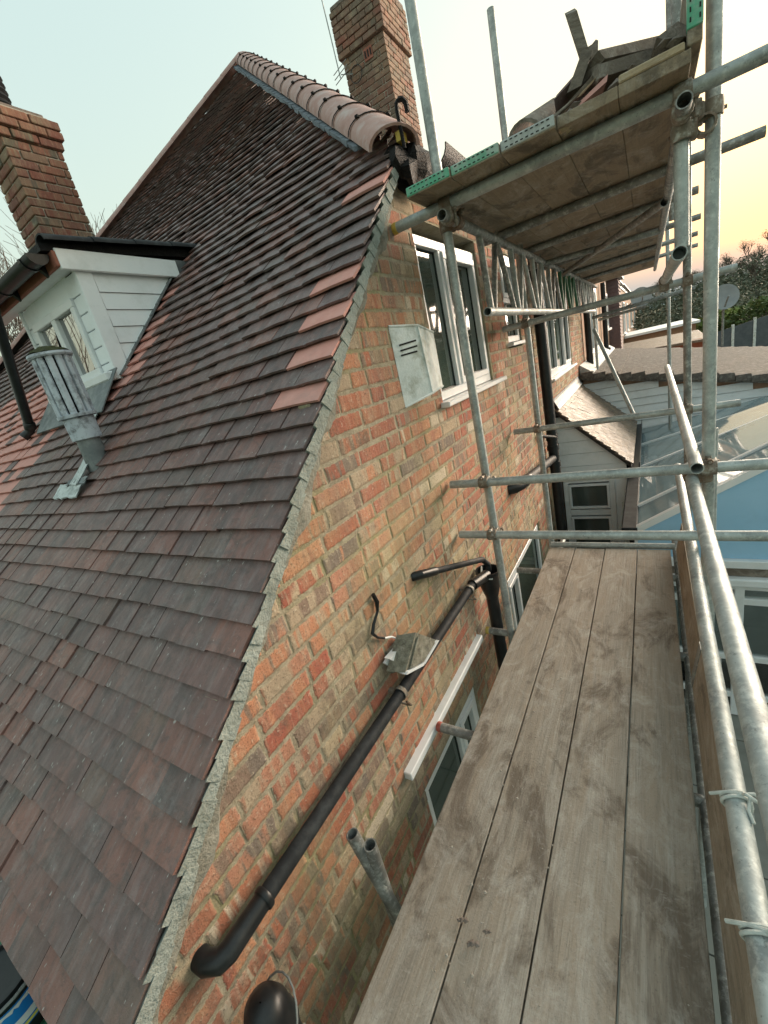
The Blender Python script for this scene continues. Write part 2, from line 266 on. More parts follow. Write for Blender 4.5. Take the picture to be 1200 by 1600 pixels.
# ------------------------------------------------------------------ mesh builder
WL = {}                                        # world location of every object
class MB:
    def __init__(s): s.v=[]; s.f=[]; s.r=[]; s.sm=[]; s.e=[]; s.cur=R_.random()
    def add(s, vs, fs, smooth=False, rnd=None, edge=None):
        k=len(s.v); s.v += [V(p) for p in vs]; s.r += [s.cur if rnd is None else rnd]*len(vs); s.e += list(edge) if edge else [1.0]*len(vs)
        s.f += [tuple(i+k for i in f) for f in fs]; s.sm += [smooth]*len(fs); return s
    def hexa(s, p, rnd=None):                  # bottom 0..3 ccw, top 4..7
        return s.add(p, [(3,2,1,0),(4,5,6,7),(0,1,5,4),(1,2,6,5),(2,3,7,6),(3,0,4,7)], rnd=rnd)
    def box(s, x0,x1,y0,y1,z0,z1, rnd=None, rot=None, j=0):
        p=[V(q) for q in ((x0,y0,z0),(x1,y0,z0),(x1,y1,z0),(x0,y1,z0),(x0,y0,z1),(x1,y0,z1),(x1,y1,z1),(x0,y1,z1))]
        if j: p=[q+V((R_.uniform(-j,j),R_.uniform(-j,j),R_.uniform(-j,j))) for q in p]
        if rot is not None:
            c=V(((x0+x1)/2,(y0+y1)/2,(z0+z1)/2)); p=[c+rot@(q-c) for q in p]
        return s.hexa(p, rnd)
    def bbox(s, x0,x1,y0,y1,z0,z1,b=.004, rot=None, rnd=None, piv=None):   # bevelled box
        c=V(((x0+x1)/2,(y0+y1)/2,(z0+z1)/2)); h=V(((x1-x0)/2,(y1-y0)/2,(z1-z0)/2)); b=min(b,min(h)*.45)
        vs=[];idx={}
        for sx in(-1,1):
            for sy in(-1,1):
                for sz in(-1,1):
                    for a in range(3):
                        q=V((sx*h.x,sy*h.y,sz*h.z))
                        for k,sg in enumerate((sx,sy,sz)):
                            if k!=a: q[k]-=sg*b
                        idx[(sx,sy,sz,a)]=len(vs); vs.append(q)
        fs=[]
        for a in range(3):
            o1,o2=[(1,2),(2,0),(0,1)][a]
            for sg in(-1,1):
                def K(u,v_):
                    t=[0,0,0]; t[a]=sg;t[o1]=u;t[o2]=v_; return idx[(*t,a)]
                q=[K(-1,-1),K(1,-1),K(1,1),K(-1,1)]
                fs.append(tuple(q if sg>0 else q[::-1]))
        for a in range(3):
            o1,o2=[(1,2),(2,0),(0,1)][a]
            for u in(-1,1):
                for v_ in(-1,1):
                    def K(sa,pl):
                        t=[0,0,0]; t[a]=sa;t[o1]=u;t[o2]=v_; return idx[(*t,pl)]
                    q=[K(-1,o1),K(1,o1),K(1,o2),K(-1,o2)]
                    fs.append(tuple(q if u*v_<0 else q[::-1]))
        for sx in(-1,1):
            for sy in(-1,1):
                for sz in(-1,1):
                    q=[idx[(sx,sy,sz,a)] for a in range(3)]
                    fs.append(tuple(q if sx*sy*sz>0 else q[::-1]))
        pv = c if piv is None else V(piv)
        if rot is not None: vs=[pv+rot@(c+q-pv) for q in vs]
        else: vs=[c+q for q in vs]
        return s.add(vs,fs,rnd=rnd)
    def path(s, pts, r, seg=10, caps=True, rnd=None, closed=False):
        pts=[V(p) for p in pts]; n=len(pts); rr=r if isinstance(r,(list,tuple)) else [r]*n
        vs=[];fs=[];up=None
        for i,p in enumerate(pts):
            d=(pts[min(i+1,n-1)]-pts[max(i-1,0)]).normalized()
            if up is None:
                up=V((0,0,1)) if abs(d.z)<.9 else V((1,0,0))
            a=d.cross(up).normalized(); up=a.cross(d).normalized()
            for k in range(seg):
                t=2*math.pi*k/seg; vs.append(p+(a*math.cos(t)+up*math.sin(t))*rr[i])
        for i in range(n-1):
            for k in range(seg):
                k2=(k+1)%seg; fs.append((i*seg+k,i*seg+k2,(i+1)*seg+k2,(i+1)*seg+k))
        if closed: pass
        s.add(vs,fs,True,rnd)
        if caps:
            b=len(s.v)-len(vs); s.f.append(tuple(b+k for k in range(seg))[::-1]); s.sm.append(False)
            s.f.append(tuple(b+(n-1)*seg+k for k in range(seg))); s.sm.append(False)
        return s
    def tube(s, a, b, r=.02415, wall=.004, seg=18, rnd=None):      # hollow open tube with a real wall
        a,b=V(a),V(b); d=(b-a).normalized(); up=V((0,0,1)) if abs(d.z)<.9 else V((1,0,0))
        u=d.cross(up).normalized(); v_=u.cross(d); ri=r-wall; L=(b-a).length
        pr=[(a,ri,.12),(a,ri,0),(a,r,0),(b,r,0),(b,ri,0),(b,ri,.12)]
        vs=[]
        for i,(p,q,dep) in enumerate(pr):
            pp=p+d*(min(dep,L*.3) if i<3 else -min(dep,L*.3))
            for k in range(seg):
                t=2*math.pi*k/seg; vs.append(pp+(u*math.cos(t)+v_*math.sin(t))*q)
        kb=len(s.v); s.add(vs,[],rnd=rnd)
        for i in range(5):
            for k in range(seg):
                k2=(k+1)%seg; s.f.append(tuple(kb+x for x in (i*seg+k,(i+1)*seg+k,(i+1)*seg+k2,i*seg+k2))[::-1]); s.sm.append(i in(0,2,4))
        s.f.append(tuple(kb+k for k in range(seg))); s.sm.append(False)
        s.f.append(tuple(kb+5*seg+k for k in range(seg))); s.sm.append(False)
        return s
    def lathe(s, prof, base, axis=(0,0,1), seg=20, rnd=None):     # prof: (radius, height)
        d=V(axis).normalized(); up=V((0,0,1)) if abs(d.z)<.9 else V((1,0,0)); u=d.cross(up).normalized(); v_=u.cross(d)
        vs=[V(base)+d*h+(u*math.cos(2*math.pi*k/seg)+v_*math.sin(2*math.pi*k/seg))*r for r,h in prof for k in range(seg)]
        fs=[(i*seg+k,i*seg+(k+1)%seg,(i+1)*seg+(k+1)%seg,(i+1)*seg+k) for i in range(len(prof)-1) for k in range(seg)]
        return s.add(vs,fs,True,rnd)
    def prism(s, poly, d, rnd=None):           # poly: list of points, extruded by vector d
        n=len(poly); d=V(d); vs=[V(p) for p in poly]+[V(p)+d for p in poly]
        fs=[tuple(range(n))[::-1],tuple(range(n,2*n))]+[(i,(i+1)%n,n+(i+1)%n,n+i) for i in range(n)]
        return s.add(vs,fs,rnd=rnd)
    def build(s, name, mat, parent=None, label=None, cat=None, group=None, kind=None, origin=None):
        lo=V((min(p[i] for p in s.v) for i in range(3))); hi=V((max(p[i] for p in s.v) for i in range(3)))
        o_=V(origin) if origin is not None else V(((lo.x+hi.x)/2,(lo.y+hi.y)/2,lo.z))
        me=bpy.data.meshes.new(name); me.from_pydata([tuple(p-o_) for p in s.v],[],s.f)
        me.polygons.foreach_set('use_smooth', s.sm)
        at=me.attributes.new('rnd','FLOAT','POINT'); at.data.foreach_set('value', s.r)
        if len(s.e)==len(s.v) and min(s.e)<1:
            ae_=me.attributes.new('edge','FLOAT','POINT'); ae_.data.foreach_set('value', s.e)
        if any(s.sm): me.set_sharp_from_angle(angle=rad(38))
        me.materials.append(M[mat]); me.update()
        o=bpy.data.objects.new(name,me); col.objects.link(o)
        if parent is not None: o.parent=parent; o.location=o_-WL[parent.name]
        else: o.location=o_
        WL[o.name]=o_
        return tag(o,label,cat,group,kind)
def tag(o,label=None,cat=None,group=None,kind=None):
    if label: o['label']=label
    if cat: o['category']=cat
    if group: o['group']=group
    if kind: o['kind']=kind
    return o
def thing(name, loc, label, cat, group=None):
    o=bpy.data.objects.new(name,None); col.objects.link(o); o.location=V(loc); o.empty_display_size=.1; WL[o.name]=V(loc)
    return tag(o,label,cat,group)
def rx(a): return Matrix.Rotation(a,3,'X')
def ry(a): return Matrix.Rotation(a,3,'Y')
def rz(a): return Matrix.Rotation(a,3,'Z')
def uni(a,b): return R_.uniform(a,b)

GZ=-3.9                                        # ground level below the eye
WX=-1.05                                       # face of the brick wall

# ================================================================== SETTING
def ground():
    b=MB(); b.add([(-400,-400,GZ),(400,-400,GZ),(400,400,GZ),(-400,400,GZ)],[(0,1,2,3)]); b.build('ground','grass',kind='structure')
    # paving slabs of the rear patio
    base=MB(); base.box(-1.04,6.5,-3,8.2,GZ-.05,GZ+.012); pv=base.build('patio','mortar',kind='structure')
    s=.6; slab=None
    for i in range(12):
        for j in range(14):
            x0=-1.0+i*s; y0=-1.0+j*s
            if y0>4.0 and x0>-.3: continue
            if y0>5.2: continue
            b=MB(); b.bbox(x0+.005,x0+s-.005,y0+.005,y0+s-.005,GZ+.004,GZ+.045+uni(-.003,.003),.004); b.build('paving_slab','paving',pv)
ground()

# hillside rising to the right behind the gardens
def hill_h(x,y):
    t=max(0,min(1,(y-26)/44)); t=t*t*(3-2*t)
    sx=max(0,min(1.6,(x+6)/24))
    return GZ+.3+t*(2.6+3.0*sx)+.4*math.sin(x*.21+y*.13)*t
def hillside():
    b=MB(); nx,ny=40,30; vs=[];fs=[]
    for j in range(ny+1):
        for i in range(nx+1):
            x=-60+i*4.5; y=17+j*5; vs.append((x,y,hill_h(x,y) if y>17.5 else GZ-.3))
    for j in range(ny):
        for i in range(nx):
            a=j*(nx+1)+i; fs.append((a,a+1,a+nx+2,a+nx+1))
    b.add(vs,fs,True); b.build('hillside','hill',kind='structure')
hillside()

# ================================================================== HOUSE
K=.9767; TH=math.atan(K); CT,ST=math.cos(TH),math.sin(TH)
Y0=-.10; Z0=.955+K*(Y0-2.187)
def RP(x,s,n=0): return V((x, Y0+s*CT-n*ST, Z0+s*ST+n*CT))
def vz(y): return .955+K*(y-2.187)              # height of the roof surface above y
def hipR(y): return -1.03-(y-2.289)*1.0275
def hipL(y): return -4.349-(5.522-y)*.9895
APEX=V((-4.349,5.522,4.212))
house=thing('brick_house',(-3.2,4.6,GZ),'red and buff brick house with steep plain-tiled roof along the left','house')

OPEN=[(2.38,3.42,-.225,.69),(4.03,4.52,.02,.76),(5.83,7.72,-.52,.62),(1.25,2.06,-3.25,-2.10),(3.02,4.30,-3.88,-1.88)]
EAVE=.93
def build_wall():
    b=MB(); z=GZ; ch=.079; rows=[]
    while z<EAVE-.01:
        z1=min(z+ch,EAVE); rows.append((z,z1)); z=z1
    def spans(za,zb,y0,y1):
        sp=[(y0,y1)]
        for (a,c,d,e) in OPEN:
            if zb<=d+.001 or za>=e-.001: continue
            out=[]
            for (p,q) in sp:
                if q<=a or p>=c: out.append((p,q)); continue
                if p<a: out.append((p,a))
                if q>c: out.append((c,q))
            sp=out
        return sp
    for (za,zb) in rows:
        ys=-.12 if zb<vz(-.1)-.05 else max(-.12,2.187+(zb+.045-.955)/K)
        for (p,q) in spans(za,zb,ys,9.3):
            b.box(WX-.22,WX-.0035,p,q,za,zb)
    wall=b.build('wall','mortar',house)
    items=[]
    for ri,(za,zb) in enumerate(rows):
        ystart=-.12 if zb<vz(-.1)-.05 else max(-.12,2.187+(za+.10-.955)/K)
        y=-.3-uni(0,.12)-(ri%2)*.06
        hdr=ri%5==2
        while y<9.3:
            L=.112 if (R_.random()<(.30)) else .232
            a,c=y,y+L; y=c+.011
            if c<ystart: continue
            for (p,q) in spans(za,zb,ystart,9.3):
                aa,cc=max(a,p),min(c,q)
                if cc-aa<.035: continue
                items.append((aa,cc,za+.006,zb-.006))
    def brick(b,aa,cc,za,zb):
        j=lambda t=.0035: uni(-t,t)
        xf=WX+uni(-.0015,.0015); e=.013; r=R_.random()
        o=[V((xf-.0025,aa+j(),za+j())),V((xf-.0025,cc+j(),za+j())),V((xf-.0025,cc+j(),zb+j())),V((xf-.0025,aa+j(),zb+j()))]
        f=[V((xf+j(.001),o[k].y+(e if k in(0,3) else -e),o[k].z+(e if k<2 else -e))) for k in range(4)]
        bk=[V((WX-.06,q.y,q.z)) for q in o]
        b.add(f+o+bk,[(0,1,2,3)]+[(k,(k+1)%4+0,4+(k+1)%4,4+k)[::-1] for k in range(4)]+[(4+k,4+(k+1)%4,8+(k+1)%4,8+k)[::-1] for k in range(4)],rnd=r,edge=[1]*4+[.001]*8)
    sc_=[]
    for i,it in enumerate(items):
        c=V((WX,(it[0]+it[1])/2,(it[2]+it[3])/2)); q=proj(c); a=0
        if q and 0<q[0]<1200 and 0<q[1]<1600:
            h=c*(-1.75/c.z) if c.z<-1.75 else None
            if not(h is not None and -.80<h.x<.1 and .3<h.y<3.5):
                cs=[proj((WX,yy,zz)) for yy,zz in ((it[0],it[2]),(it[1],it[2]),(it[1],it[3]),(it[0],it[3]))]
                if all(cs): a=abs(sum(cs[k][0]*cs[(k+1)%4][1]-cs[(k+1)%4][0]*cs[k][1] for k in range(4)))/2
        sc_.append((a,i))
    top=set(i for a,i in sorted(sc_,reverse=True)[:300])
    st=MB()
    for i,it in enumerate(items):
        if i in top:
            b=MB(); brick(b,*it); b.build('brick','brick',wall)
        else: brick(st,*it)
    st.build('brick_rest','brick',wall,kind='stuff')
    return wall
wall=build_wall()

def build_roof():
    # solid deck under the tiles
    b=MB(); pe=[RP(-1.075,0,-.06),RP(-1.075,(2.25-Y0)/CT,-.06),APEX+V((-.03,.06,-.045)),RP(-9.6,(.40-Y0)/CT,-.045),RP(-9.5,0,-.05)]
    b.prism(pe,(0,.06,-.06)); roof=b.build('roof','underlay',house)
    rows=int((5.5-Y0)/CT/.1); tiles=[]
    for i in range(rows):
        s=i*.1; y=Y0+s*CT; yh=Y0+(s+.15)*CT
        verge = y<2.25
        x=-1.0+uni(-.006,.006) if verge else hipR(y)+.03
        first=True
        if not verge: x+=uni(0,.16)
        while True:
            wd=.165
            if verge and first and i%2==0: wd=.2475
            xl=x-wd+.003
            a=x; first_=first; first=False; x-=wd
            lim=hipL(y) if y>2.2 else -9
            if a<lim: break
            q=proj(RP((a+xl)/2,s))
            if q is None or q[0]<-260 or q[1]>2400: break
            cxm=(a+xl)/2
            if -3.95<cxm<-2.99 and 1.63<y+.03<2.42: continue
            new=False
            if verge and first_ and i in(18,20,22,24,30): new=True
            elif -3.3<cxm<-2.95 and 1.45<y<2.45: new=R_.random()<.55
            elif -2.95<cxm<-2.75 and 1.4<y<2.5: new=R_.random()<.4
            elif cxm<-3.72-(1.3-y)*.55 and .75<y<1.9: new=R_.random()<.88
            xr2=a; xr2h=a; 
            if not verge: xr2=min(a,hipR(y)+.02); xr2h=min(a,hipR(yh)+.02)
            xl2=xl; xl2h=xl
            if y>2.2: xl2=max(xl,hipL(y)-.05); xl2h=max(xl,hipL(yh)-.05)
            if xr2-xl2<.02: continue
            if xr2h-xl2h<.01: xr2h=xl2h+.01
            tiles.append((i,s,xr2,xl2,xr2h,xl2h,new))
    def tile(b,t):
        i,s,xr,xl,xrh,xlh,new=t; L=.155
        sag=.010*math.sin(xr*1.7+s*.9)+.006*math.sin(xr*4.1-s*2.3)
        lf=uni(-.0015,.002)+(.005 if R_.random()<.03 else 0); tw=uni(-.002,.002); ds=uni(-.003,.003)+.004*math.sin(xr*2.3+i*1.7); th=.011
        cam_=.002
        xm=(xr+xl)/2; xmh=(xrh+xlh)/2
        def row(s_,n_,a,m,c,dn): return [RP(a,s_+ds,n_+dn+tw+sag),RP(m,s_+ds+.001,n_+dn+cam_+sag),RP(c,s_+ds,n_+dn-tw+sag)]
        vs=row(s,lf,xr,xm,xl,0)+row(s+L,-.029+lf,xrh,xmh,xlh,0)+row(s,lf-th,xr,xm,xl,0)+row(s+L,-.029+lf-th,xrh,xmh,xlh,0)
        fs=[(0,1,4,3),(1,2,5,4),(6,7,1,0),(7,8,2,1),(0,3,9,6),(2,8,11,5),(6,9,10,7),(7,10,11,8)]
        b.add(vs,fs,rnd=R_.random())
    sc_=[]
    for k,t in enumerate(tiles):
        cs=[proj(RP(t[2],t[1])),proj(RP(t[3],t[1])),proj(RP(t[3],t[1]+.1)),proj(RP(t[2],t[1]+.1))]; a=0
        if all(cs) and any(-5<c[0]<1200 and 0<c[1]<1605 for c in cs):
            a=abs(sum(cs[m][0]*cs[(m+1)%4][1]-cs[(m+1)%4][0]*cs[m][1] for m in range(4)))/2
        sc_.append((a,k))
    top=set(k for a,k in sorted(sc_,reverse=True)[:300])
    sa,sb=MB(),MB()
    for k,t in enumerate(tiles):
        if k in top:
            b=MB(); tile(b,t); b.build('roof_tile','new_tile' if t[6] else 'tile',roof)
        else: tile(sb if t[6] else sa,t)
    sa.build('roof_tile_rest','tile',roof,kind='stuff'); sb.build('new_roof_tile_rest','new_tile',roof,kind='stuff')
    # hip tiles
    def hip(p0,p1,nseg,r0,clip,other):
        p0,p1=V(p0),V(p1); d=(p1-p0).normalized(); L=(p1-p0).length/nseg
        side=d.cross(V((0,0,1))).normalized(); up=side.cross(d)
        for k in range(nseg):
            a=p0+d*(k*L); c=p0+d*((k+1)*L+.03); b=MB(); sg=12; vs=[]
            for q,(pp,ra) in enumerate(((a,r0+.002),(c,r0-.003),(c,r0-.018),(a,r0-.014))):
                for m in range(sg+1):
                    t=math.pi*(m/sg)*1.06-.03*math.pi; vs.append(pp+side*math.cos(t)*ra+up*math.sin(t)*ra*.66)
            n1=sg+1
            for q in range(4):
                for m in range(sg):
                    A=q*n1+m; B=((q+1)%4)*n1+m; b.f.append((A,A+1,B+1,B)); b.sm.append(q in(0,2))
            for m in (0,sg): b.f.append(tuple(q*n1+m for q in range(4))); b.sm.append(False)
            b.v=vs; b.r=[R_.random()]*len(vs)
            h=b.build('hip_tile','hip',roof)
            if clip and k>0:
                cb=MB(); pts=[]
                for m in range(13):
                    t=math.pi*(m/12); pts.append(a+side*math.cos(t)*(r0+.008)+up*math.sin(t)*(r0+.006)*.66)
                cb.path(pts,.0028,5)
                for t in (rad(50),rad(125)):
                    q=a+side*math.cos(t)*(r0+.012)+up*math.sin(t)*(r0+.010)*.66
                    cb.box(q.x-.009,q.x+.009,q.y-.009,q.y+.009,q.z-.006,q.z+.006)
                cb.build('hip_clip','bitumen',roof)
    s0=V((-1.0,2.24,1.01)); hip(s0,APEX+V((.02,.02,.02)),17,.128,True,None)
    hip(V((-7.9,1.92,.70)),APEX+V((-.02,-.02,.02)),18,.098,False,None)
    # blue-grey membrane edge beneath the right hip tiles
    b=MB(); n=46
    for k in range(2,n):
        t0,t1=k/n,(k+1)/n; p=s0.lerp(APEX,t0); q=s0.lerp(APEX,t1); o=V((-.062,-.082,-.042))
        b.hexa([p+o+V((-.03+uni(-.01,.01),-.03,-.012)),q+o+V((-.03+uni(-.01,.01),-.03,-.012)),q+o+V((.05,.05,.01)),p+o+V((.05,.05,.01)),p+o+V((-.03,-.03,.008+uni(0,.01))),q+o+V((-.03,-.03,.008)),q+o+V((.05,.05,.03)),p+o+V((.05,.05,.03))])
    b.build('hip_membrane','blueedge',roof)
    # verge: mortar bedding stepped with every course, and a smeared fillet on the brickwork
    b=MB()
    for i in range(int((2.25-Y0)/CT/.1)):
        s=i*.1
        for kk in range(2):
            a=s-.004+kk*.054; ln=.056; xo=-1.0+.009+uni(-.003,.003)
            na=-.012-.017*kk*.54+uni(-.002,.002); nb=na-.012; n0=-.064+uni(-.005,.004)
            p=[RP(WX-.01,a,n0-.02),RP(xo,a,n0),RP(xo,a+ln,n0-.004),RP(WX-.01,a+ln,n0-.024),RP(WX-.01,a,n0-.004),RP(xo-.001,a,na),RP(xo-.001,a+ln,nb),RP(WX-.01,a+ln,n0-.008)]
            b.hexa([q+V((uni(-.002,.002),uni(-.002,.002),uni(-.002,.002))) for q in p])
        # ragged step that droops below the bed
        a=s+uni(-.01,.02); xo=-1.0+.002
        p=[RP(WX-.01,a,-.072+uni(-.008,.006)),RP(xo-.02,a,-.068),RP(xo-.02,a+.075,-.072),RP(WX-.01,a+.075,-.080+uni(-.008,.008)),RP(WX-.01,a,-.05),RP(xo-.008,a,-.05),RP(xo-.012,a+.08,-.055),RP(WX-.01,a+.08,-.055)]
        b.hexa([q+V((uni(-.006,.004),uni(-.004,.004),uni(-.004,.004))) for q in p])
    b.build('verge_mortar','verge',roof)
    b=MB(); n=150; top_=[];bot=[]
    L=(2.27-Y0)/CT; ph=[uni(0,6) for _ in range(4)]
    for k in range(n+1):
        s=L*k/n; wv=.10+.022*math.sin(s*5+ph[0])+.018*math.sin(s*13+ph[1])+.012*math.sin(s*31+ph[2])+uni(-.006,.006)
        top_.append(RP(WX+.012,s,-.05)); m=RP(WX+.010,s,-.05-wv*.75); bot.append((m,RP(WX-.016,s,-.05-wv)))
    vs=top_+[m for m,_ in bot]+[q for _,q in bot]; N=n+1; fs=[]
    for k in range(n): fs+= [(k,k+1,N+k+1,N+k),(N+k,N+k+1,2*N+k+1,2*N+k)]
    b.add(vs,fs,True); b.build('verge_fillet','render',roof)
    # rear slope beyond the right hip (edge-on from here) and hidden left slope
    b=MB()
    for k in range(34):
        t=k*.1; x=-1.02-t; z=1.02+t*.97; y0=2.56+t*.975
        b.hexa([V((x,y0,z-.03)),V((x,9.3,z-.03)),V((x-.11,9.3,z+.07)),V((x-.11,y0+.1,z+.07)),V((x,y0,z+.005)),V((x,9.3,z+.005)),V((x-.11,9.3,z+.09)),V((x-.11,y0+.1,z+.09))],rnd=R_.random())
    b.build('rear_slope_tiles','tile',roof,kind='stuff')
    b=MB(); b.prism([APEX+V((0,0,-.05)),V((-4.349,9.3,4.16)),V((-8.4,9.3,.3)),V((-8.4,1.4,.3))],(-.03,0,-.06)); b.build('left_slope','underlay',roof)
    return roof
roof=build_roof()

def frame_rect(parent,x0,x1,y0,y1,z0,z1,w_,name='frame',mat='white'):
    b=MB(); r=.004
    b.bbox(x0,x1,y0,y1,z0,z0+w_,r); b.bbox(x0,x1,y0,y1,z1-w_,z1,r)
    b.bbox(x0+.001,x1-.001,y0,y0+w_,z0+w_,z1-w_,r); b.bbox(x0+.001,x1-.001,y1-w_,y1,z0+w_,z1-w_,r)
    return b.build(name,mat,parent)
def wall_window(y0,y1,z0,z1,cells,sill=None,pane='pane',label=None):
    b=MB(); b.box(WX-.20,WX-.14,y0,y1,z0,z1); wn=b.build('window','dark',house,label=label)
    xo,xi=WX-.018,WX-.085
    frame_rect(wn,xi,xo,y0+.002,y1-.002,z0+.002,z1-.002,.052)
    for (a,c,d,e,sash) in cells:
        if sash: frame_rect(wn,xi+.01,xo+.012,a,c,d,e,.042,'sash')
        q=.040 if sash else 0
        p=MB(); p.box(xi+.025,xi+.034,a+q,c-q,d+q,e-q); p.build('pane',pane,wn)
        g=MB(); gy=.006                                     # dark gasket round the glass
        for (p0,p1,p2,p3) in ((a+q,c-q,d+q,d+q+gy),(a+q,c-q,e-q-gy,e-q),(a+q,a+q+gy,d+q,e-q),(c-q-gy,c-q,d+q,e-q)): g.box(xi+.030,xi+.040,p0,p1,p2,p3)
        g.build('gasket','black',wn)
    ys=sorted(set(round(c[0],3) for c in cells)|set(round(c[1],3) for c in cells))
    mu=MB(); k=0
    for i,c in enumerate(cells):
        for c2 in cells:
            if abs(c2[0]-c[1])<.06 and c2[0]>c[1]-.001 and c2[0]-c[1]>.001: mu.bbox(xi,xo-.001,c[1],c2[0],min(c[2],c2[2]),max(c[3],c2[3]),.003); k+=1
            if abs(c2[2]-c[3])<.06 and c2[2]-c[3]>.001: mu.bbox(xi,xo-.002,min(c[0],c2[0]),max(c[1],c2[1]),c[3],c2[2],.003); k+=1
    if k: mu.build('mullion','white',wn)
    if sill:
        b=MB(); b.bbox(WX-.08,WX+.055,sill[0],sill[1],z0-.035,z0-.003,.006); b.build('sill','white',wn)
    return wn
wall_window(2.38,3.42,-.225,.69,[(2.43,2.74,-.17,.635,0),(2.78,3.37,-.17,.635,1)],(2.34,3.62))
wall_window(4.03,4.52,.02,.76,[(4.085,4.465,.075,.36,0),(4.085,4.465,.40,.705,1)],(3.97,4.60))
wall_window(5.83,7.72,-.52,.62,[(5.885,6.42,-.465,.565,1),(6.45,7.10,-.465,.565,0),(7.13,7.665,-.465,.565,1)],(5.75,7.85))
wall_window(1.25,2.06,-3.25,-2.10,[(1.305,1.74,-3.19,-2.155,0),(1.77,2.005,-3.19,-2.155,1)],(1.2,2.1))
wall_window(3.02,4.30,-3.88,-1.88,[(3.08,3.36,-3.1,-1.94,1),(3.40,4.24,-3.82,-1.94,0)])
# white painted strip above the lower window
b=MB(); b.bbox(WX-.02,WX+.04,1.13,2.235,-1.850,-1.806,.004); b.build('lintel_strip','white',house)
# fascia, gutter and bedraggled end at the eave
b=MB(); b.bbox(WX-.03,WX+.03,2.30,9.3,.90,1.02,.004); b.build('fascia','bitumen',house)
b=MB(); sg=10; pr=[]
for m in range(sg+1):
    t=math.pi+math.pi*m/sg; pr.append((math.cos(t),math.sin(t)))
vs=[];gx,gz=WX+.13,1.03
for yy in (2.50,9.3):
    for rr in (.085,.079):
        for c,s_ in pr: vs.append((gx+c*rr,yy,gz+s_*rr))
n1=sg+1
for m in range(sg):
    b.f += [(m,m+1,2*n1+m+1,2*n1+m),(n1+m,n1+m+1,3*n1+m+1,3*n1+m),(m,m+1,n1+m+1,n1+m),(2*n1+m,2*n1+m+1,3*n1+m+1,3*n1+m)]; b.sm+=[True,True,False,False]
b.f += [(0,n1,3*n1,2*n1),(sg,n1+sg,3*n1+sg,2*n1+sg)]; b.sm+=[False,False]
b.v=[V(p) for p in vs]; b.r=[.5]*len(vs); b.build('gutter','bitumen',house)
b=MB()                                                   # torn membrane lump stuffed in the corner
c0=V((-.985,2.37,.94)); vs=[];fs=[];nu,nv=14,9
for i in range(nu):
    for j in range(nv):
        u=2*math.pi*i/nu; v_=-math.pi/2+math.pi*j/(nv-1); r=1+.22*math.sin(3*u+2*v_)+.15*math.sin(7*u-3*v_)+uni(-.08,.08)
        vs.append(c0+V((.085*r*math.cos(u)*math.cos(v_),.19*r*math.sin(u)*math.cos(v_),.095*r*math.sin(v_))))
for i in range(nu):
    for j in range(nv-1): fs.append((i*nv+j,((i+1)%nu)*nv+j,((i+1)%nu)*nv+j+1,i*nv+j+1))
b.add(vs,fs); b.build('membrane_lump','bitumen',house)
b=MB(); b.box(-.985,-.955,2.24,2.30,1.02,1.06); b.build('timber_packer','yellow',house)
b=MB(); b.path([(-.95,2.24,.98),(-.955,2.24,1.13),(-.95,2.235,1.155),(-.94,2.24,1.165)],.009,6); b.path([(-.94,2.24,1.165),(-.925,2.25,1.165),(-.915,2.26,1.15),(-.915,2.265,1.115)],.012,6); b.build('hip_iron','bitumen',house)

# ---------------------------------------------------------------- chimneys
def chimney(name,x0,x1,y0,y1,z0,z1,steps,label,bm='brick_red'):
    t=thing(name,((x0+x1)/2,(y0+y1)/2,z0),label,'chimney')
    b=MB(); b.box(x0+.014,x1-.014,y0+.014,y1-.014,z0,z1-.01); b.build('core','mortar_pale',t)
    ch=.078; n=int((z1-z0)/ch); back=MB()
    for i in range(n):
        za=z0+i*ch; zb=za+ch-.011; off=0
        for (zs,o) in steps:
            if za>=zs: off=o
        X0,X1,YA,YB=x0-off,x1+off,y0-off,y1+off
        if off:
            back.box(X0+.02,X1-.02,YA+.02,YB-.02,za-.005,za+ch-.006,rnd=R_.random())
        def lay(a,c,first):
            out=[];q=a;L=first
            while q<c-.02:
                e=min(q+L,c)
                if c-e<.05: e=c
                out.append((q,e)); q=e+.010; L=.215
            return out
        for (a,c) in lay(X0,X1,.215 if i%2 else .1025):     # face towards the camera (-Y)
            b=MB(); d=.10 if not(abs(c-X1)<.001 and i%2==0) else .10
            xx=c if not(abs(c-X1)<.001) else c-(.0 if i%2 else .1125)
            if xx-a<.03: continue
            b.bbox(a+uni(-.002,.002),xx,YA+uni(-.004,.004),YA+.10,za,zb+uni(-.003,.003),.006); b.build('brick',bm,t)
        for (a,c) in lay(YA,YB,.1025 if i%2 else .215):     # face towards +X
            aa=a if not(abs(a-YA)<.001) else a+(.1125 if i%2 else 0)
            if c-aa<.03: continue
            b=MB(); b.bbox(X1-.10,X1+uni(-.004,.004),aa,c+uni(-.002,.002),za,zb+uni(-.003,.003),.006); b.build('brick',bm,t)
        back.box(X0,X0+.1,YA+.11,YB-.002,za,zb,rnd=R_.random()); back.box(X0+.11,X1-.11,YB-.1,YB,za,zb,rnd=R_.random())
    back.build('brick_rest',bm,t,kind='stuff')
    return t
ch2=chimney('chimney',-5.20,-4.80,2.44,2.94,1.45,3.05,[(2.72,.022),(2.80,.045)],'red brick chimney with orange bricks behind the white dormer')
b=MB(); b.bbox(-5.17,-4.83,2.47,2.91,3.04,3.075,.01); b.build('cap','rubble',ch2)
b=MB()
for k in range(5): b.lathe([(.10,0),(.118,.02),(.10,.05)],(-4.98,2.62,3.09+k*.055),seg=16)
b.lathe([(.098,0),(.098,.3)],(-4.98,2.62,3.06),seg=16); b.build('ribbed_pot','blackw',ch2)
